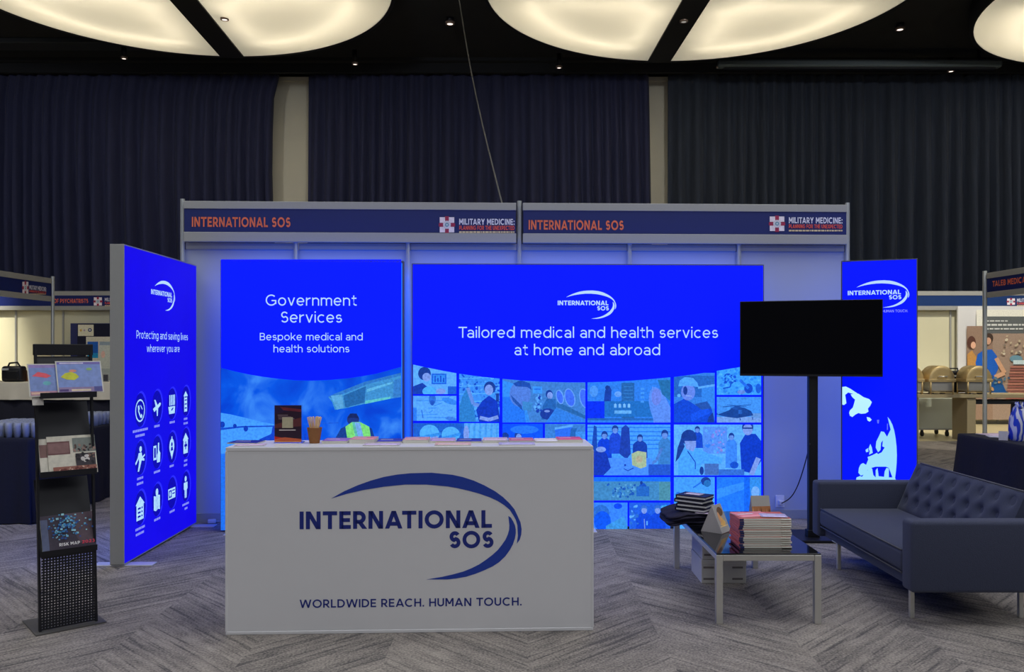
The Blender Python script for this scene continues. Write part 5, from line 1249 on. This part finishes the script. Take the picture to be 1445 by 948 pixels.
a.ell(1369.5, 483, 6, 9, (92, 60, 52)); a.ell(1372, 487, 3.5, 5, (226, 176, 150)); a.poly([(1363.5, 500), (1370, 494), (1378, 506), (1372, 530), (1363.5, 530)], (190, 140, 80)); a.ell(1394, 477, 6, 7, (70, 56, 50)); a.ell(1393, 481, 4, 5, (206, 160, 136))
a.poly([(1375, 512), (1378, 500), (1386, 494), (1398, 493), (1405, 502), (1407, 520), (1400, 535), (1380, 532)], (36, 96, 196)); a.poly([(1378, 540), (1410, 535), (1420, 556), (1378, 556)], (30, 84, 150)); a.line([(1404, 505), (1416, 526), (1402, 532)], 6, (206, 160, 130)); a.ell(1432, 506, 9, 5, (110, 150, 170)); a.rect(1428, 508, 1445, 514, (200, 220, 226))
for k in range(12): a.rect(1424 - k * .6, 516 + k * 4, 1500, 519 + k * 4, (176, 118, 104) if k % 2 == 0 else (150, 96, 88))
a.speckle(1405, 472, 1450, 500, [(190, 176, 150), (210, 200, 180), (130, 120, 110)], 18, 1, 2.4, random.Random(3)); a.speckle(1396, 530, 1424, 560, [(90, 120, 140), (180, 140, 100), (60, 90, 120)], 16, 1.5, 3.5, random.Random(4))
T.part('picture_print', a.mb, M_print)
# logo and poster board behind the rack
pl = Plane((-9.2, 17.80, 0), (1, 0, 0), (0, -1, 0))
T = Thing('display_board', 'navy poster board with white logo strip left of the slanted lightbox', 'display board', (-8.0, 17.84, 0))
T.part('board', MB().box((-7.9, 17.86, 1.06), (2.72, .05, 2.12)), M_bluecover)
a = Art(pl, .012, .0006); a.win = (109, 456, 240, 596)
a.rect(109.5, 457, 240, 596, (28, 30, 52)); a.rect(110.5, 458, 132.5, 474, (216, 212, 190)); a.ell(114.5, 466, 1.5, 1.8, (206, 170, 90)); a.ell(119.5, 466, 1.3, 1.6, (180, 160, 180)); a.ell(127.3, 465.5, 2.8, 2.6, (50, 66, 110)); a.ell(127.3, 465.5, 1.4, 1.2, (206, 206, 200))
a.rect(122, 475, 240, 596, (210, 206, 190)); a.rect(124, 482, 139, 505, (36, 96, 190)); a.rect(124, 498, 139, 505, (40, 150, 206)); a.rect(141, 482, 240, 560, (200, 206, 200)); a.ell(146, 500, 3, 5, (226, 190, 180)); a.rect(141, 482, 156, 487, (150, 166, 180)); a.rect(141, 520, 156, 560, (170, 180, 180))
T.part('poster_print', a.mb, M_print)

def draped(name, label, cat, x0, x1, y0, y1, z, mt, group=None, seed=1, flare=.05, zb=.01, cat2='table'):
    per = []; r_ = .05
    def corner(cx, cy, a0): return [(cx + r_ * math.cos(R(a0 + 90 * k / 5)), cy + r_ * math.sin(R(a0 + 90 * k / 5))) for k in range(6)]
    def edge(p, q, n): return [(p[0] + (q[0] - p[0]) * k / n, p[1] + (q[1] - p[1]) * k / n) for k in range(1, n)]
    c = [corner(x1 - r_, y0 + r_, -90), corner(x1 - r_, y1 - r_, 0), corner(x0 + r_, y1 - r_, 90), corner(x0 + r_, y0 + r_, 180)]
    for k in range(4):
        per += c[k]; nx = c[(k + 1) % 4]; L = math.hypot(nx[0][0] - c[k][-1][0], nx[0][1] - c[k][-1][1]); per += edge(c[k][-1], nx[0], max(3, int(L / .06)))
    cx, cy = (x0 + x1) / 2, (y0 + y1) / 2; rows = []; N = len(per)
    zs = [(z, .96), (z, .99), (z - .006, 1.0)] + [(z - (z - zb) * t, None) for t in (.05, .2, .4, .6, .8, 1.0)]
    for zq, f in zs:
        row = []
        for k, (px_, py_) in enumerate(per):
            t = 0 if f else (z - zq) / (z - zb); q = f or 1
            dx, dy = px_ - cx, py_ - cy; wv = (flare + .022 * math.sin(k * 1.1 + seed) + .012 * math.sin(k * 2.7)) * t
            ux, uy = (dx / max(abs(dx), 1e-6) if abs(abs(dx) - (x1 - x0) / 2) < .051 else 0), (dy / max(abs(dy), 1e-6) if abs(abs(dy) - (y1 - y0) / 2) < .051 else 0)
            row.append((cx + dx * q + ux * wv, cy + dy * q + uy * wv, zq))
        rows.append(row)
    m = MB(); m.grid(rows, closed=True); m.bm.faces.new([m.bm.verts.new(p) for p in rows[0]])
    o = single(name, m, mt, label, cat2, (cx, cy, 0), group); return o
draped('draped_table', 'black draped table on the left, laden with glass tumblers', 'table', -5.6, -4.26, 7.55, 9.25, .755, M_blackcloth, seed=2)
draped('draped_counter', 'black draped high counter far left, topped with white linen', 'counter', -13.2, -6.1, 12.9, 13.6, 1.05, M_blackcloth, seed=3, cat2='counter')
draped('table_linen', 'white linen overlay on the far left high counter', 'cloth', -13.24, -6.06, 12.86, 13.64, 1.062, M_whitecloth, seed=5, flare=.03, zb=.80, cat2='tablecloth')
draped('draped_table', 'black draped table behind the sofa at the right edge', 'table', 4.20, 5.25, 5.6, 8.05, .755, M_blackcloth, seed=6, flare=.06)
draped('draped_table', 'black draped table farther back beside the steel post at far right', 'table', 7.78, 10.4, 12.6, 13.3, .75, M_blackcloth, seed=8, flare=-.01)
# glass tumblers on the left table
g0 = None
spots = [(-4.60 - .078 * i + .0, 7.66 + .078 * j) for j in range(7) for i in range(0, 3)] + [(-4.52 + .078 * i, 7.64 + .078 * j) for j in range(8) for i in range(4)]
far = [(-4.34 - .08 * i, 8.86 + .08 * j) for j in range(4) for i in range(4)]
for k, (x, y) in enumerate(spots + far):
    if g0 is None:
        g0 = tag(MB().lathe([(.027, 0), (.034, .10), (.034, .132), (.032, .132), (.031, .10), (.025, .006)], (0, 0, 0), 14).build('glass_tumbler', M_tumbler, None, loc=Vector((x, y, .756))), 'x', 'glass'); o = g0
    else: o = g0.copy(); COL.objects.link(o); o.location = (x, y, .756)
    near = k < len(spots)
    o['label'] = 'clear glass tumbler in the crowded block on the near end of the left table' if near else 'clear glass tumbler on the far end of the left table, beside the slanted lightbox'
    o['group'] = 'tumblers on the near end of the left table' if near else 'tumblers on the far end of the left table'
# bag, box and frame on the far counter
q = P(20, 535, 13.15); q.z = 1.064
T = Thing('black_bag', 'black bag with handle on the white linen counter, far left', 'bag', q)
T.part('body', MB().box(q + Vector((0, 0, .12)), (.30, .20, .24), .1, .04, 3, smooth=True), M_black); T.part('handle', MB().tube([q + Vector((-.10, 0, .22)), q + Vector((-.07, 0, .285)), q + Vector((.05, 0, .295)), q + Vector((.10, 0, .22))], .014, 8), M_black); T.part('clasp', MB().box(q + Vector((-.07, -.115, .19)), (.10, .02, .03), .1, .006), M_alubright); T.part('pocket', MB().box(q + Vector((.03, -.105, .10)), (.18, .03, .14), .1, .012), M_tvbody)
q = P(45, 535, 13.34); q.z = 1.064
T = Thing('cardboard_box', 'small brown box beside the black bag on the far counter', 'box', q); T.part('body', MB().box(q + Vector((0, 0, .085)), (.16, .15, .17), None, .004), M_kraft); T.part('flap', MB().box(q + Vector((0, -.02, .173)), (.165, .11, .006), None, .001), M_wood2)
q = P(149.5, 556, 13.05); q.z = 1.064
T = Thing('picture_frame', 'tiny grey framed card on the linen counter beside the slanted lightbox', 'frame', q); T.part('frame', MB().box(q + Vector((0, 0, .06)), (.09, .012, .12), None, .003), M_alu); T.part('card', MB().box(q + Vector((0, -.0075, .06)), (.07, .003, .10)), M_greywall)
# buffet: wooden counter with chafing dishes
BZ = .80
T = Thing('buffet_counter', 'light wooden buffet counter holding the chafing dishes', 'table', (8.0, 14.75, 0))
T.part('tabletop', MB().box((8.05, 14.75, BZ - .03), (2.7, .62, .06), None, .006), M_wood2)
for x in (6.85, 7.82, 9.3):
    T.part('leg', MB().box((x, 14.72, (BZ - .06) / 2), (.15, .5, BZ - .06), None, .006), M_wood2)
T.part('shelf', MB().box((8.57, 14.75, .66), (1.34, .48, .06), None, .005), M_ceiltrim)
def chafing(loc, label, root=None):
    if root: return dup(root, loc, None, label)
    T = Thing('chafing_dish', label, 'chafing dish', loc, local=True, group='roll top chafing dishes')
    for x in (-.19, .19):
        for y in (-.17, .17): T.part('leg', MB().cyl((x, y, 0), (x, y, .24), .013, .016, 10), M_gold)
    m = MB()
    for y in (-.18, .18): m.box((0, y, .235), (.46, .02, .05), None, .006)
    for x in (-.22, .22): m.box((x, 0, .235), (.02, .36, .05), None, .006)
    T.part('frame', m, M_gold)
    T.part('water_pan', MB().box((0, 0, .145), (.40, .33, .19), None, .02), M_chrome)
    T.part('lower_rail', MB().box((0, -.17, .035), (.38, .014, .014)).box((0, .17, .035), (.38, .014, .014)), M_gold)
    N = 20; rows = []
    for y, r in ((-.175, .14), (-.18, .205), (-.17, .215), (.17, .215), (.18, .205), (.175, .14)):
        rows.append([(r * math.cos(math.pi * k / N), y, .262 + r * 1.05 * math.sin(math.pi * k / N)) for k in range(N + 1)])
    m = MB(); m.grid(rows)
    for y in (-.176, .176): m.bm.faces.new([m.bm.verts.new((.15 * math.cos(math.pi * k / N), y, .262 + .15 * math.sin(math.pi * k / N))) for k in range(N + 1)])
    T.part('roll_top_lid', m, M_gold)
    T.part('handle', MB().tube([(-.07, -.185, .30), (-.065, -.225, .305), (.065, -.225, .305), (.07, -.185, .30)], .010, 8), M_chrome)
    for x in (-.1, .1): T.part('burner', MB().cyl((x, 0, 0), (x, 0, .06), .045, n=14), M_chrome)
    return T.o
c1 = chafing(Vector((P(1323, 550, 14.6).x, 14.62, BZ)), 'gold roll top chafing dish near the narrow lightbox')
chafing(Vector((P(1375, 550, 14.6).x, 14.62, BZ)), 'gold roll top chafing dish left of the steel fascia post', c1)
chafing(Vector((P(1283, 550, 14.6).x, 14.70, BZ)), 'gold chafing dish mostly hidden behind the narrow lightbox', c1)
q = Vector((P(1349, 550, 14.9).x, 14.98, BZ))
T = Thing('black_case', 'black case between the two chafing dishes', 'case', q); T.part('body', MB().box(q + Vector((0, 0, .20)), (.40, .12, .38), None, .03, 3), M_black); T.part('handle', MB().tube([q + Vector((-.08, 0, .385)), q + Vector((-.07, 0, .43)), q + Vector((.07, 0, .43)), q + Vector((.08, 0, .385))], .012, 8), M_black); T.part('latch', MB().box(q + Vector((0, -.062, .30)), (.05, .01, .03)), M_alubright)
xa, xb = P(1290, 585, 15.35).x, P(1344, 585, 15.35).x; q = Vector(((xa + xb) / 2, 15.5, 0))
T = Thing('service_trolley', 'pale panelled trolley on casters under the buffet counter', 'trolley', q)
T.part('cabinet', MB().box(q + Vector((0, 0, .41)), (xb - xa, .5, .56), None, .01), M_cartgreen); T.part('edge_rail', MB().box(q + Vector(((xb - xa) / 2 - .012, -.252, .41)), (.025, .012, .58)).box(q + Vector((0, -.252, .135)), (xb - xa, .012, .025)), M_alu)
for x in (-(xb - xa) / 2 + .12, .05, (xb - xa) / 2 - .12):
    for y in (-.19, .19):
        if x == .05: continue
        w_ = T.part('caster', MB().box(q + Vector((x, y, .11)), (.03, .05, .05)).cyl(q + Vector((x - .016, y, .05)), q + Vector((x + .016, y, .05)), .048, n=16), M_ceiltrim)
# things on the right-hand black table
ZB = .757
leaflet((4.50, 7.88, ZB), .30, .21, .004, .2, (206, 180, 196), 'pink sheet lying on the back of the right black table', cat='flyer', nm='flyer')
leaflet((4.40, 7.66, ZB), .21, .15, .006, -.3, (196, 190, 206), 'pale grey sheet behind the gift bag on the right black table', cat='flyer', nm='flyer')
tent((4.275, 7.40, ZB), R(-30), .07, .075, lambda a, w_, h: a.rect(0, 0, w_, h, (176, 170, 168)), 'small grey tent card beside the blue gift bag', .025)
q = Vector((4.41, 7.36, ZB)); rows = []
for zq, f in ((0, .85), (.02, 1.0), (.10, 1.05), (.20, .95), (.26, .75), (.29, .45), (.305, .55), (.32, .40)):
    rows.append([(q.x + .10 * f * math.cos(2 * math.pi * k / 28) * (1 + .10 * math.sin(3 * k + zq * 20)), q.y + .075 * f * math.sin(2 * math.pi * k / 28) * (1 + .1 * math.sin(5 * k)), q.z + zq + (.02 * math.sin(k * 1.3) if zq > .25 else 0)) for k in range(28)])
def bag_mat():
    m_ = mat('striped_gift_bag', (200, 200, 214), .35); nt = m_.node_tree; N = nt.nodes; L = nt.links
    tc = N.new('ShaderNodeTexCoord'); wv = N.new('ShaderNodeTexWave'); wv.inputs['Scale'].default_value = 9; wv.inputs['Distortion'].default_value = 5; wv.inputs['Detail'].default_value = 1
    L.new(tc.outputs['Object'], wv.inputs[0]); rp = N.new('ShaderNodeValToRGB'); e = rp.color_ramp.elements; e[0].position = .35; e[0].color = (*lin((40, 70, 190)), 1); e[1].position = .6; e[1].color = (*lin((216, 216, 222)), 1); k_ = rp.color_ramp.elements.new(.48); k_.color = (*lin((120, 90, 190)), 1)
    L.new(wv.outputs[0], rp.inputs[0]); L.new(rp.outputs[0], N['Principled BSDF'].inputs['Base Color']); return m_
T = Thing('gift_bag', 'blue and white wrapped gift bag on the right black table', 'bag', q); m = MB(); m.grid(rows, closed=True); T.part('wrapping', m, bag_mat()); T.part('tie', MB().lathe([(.040, 0), (.050, .008), (.040, .016)], q + Vector((0, 0, .275)), 16), M_bluecover)
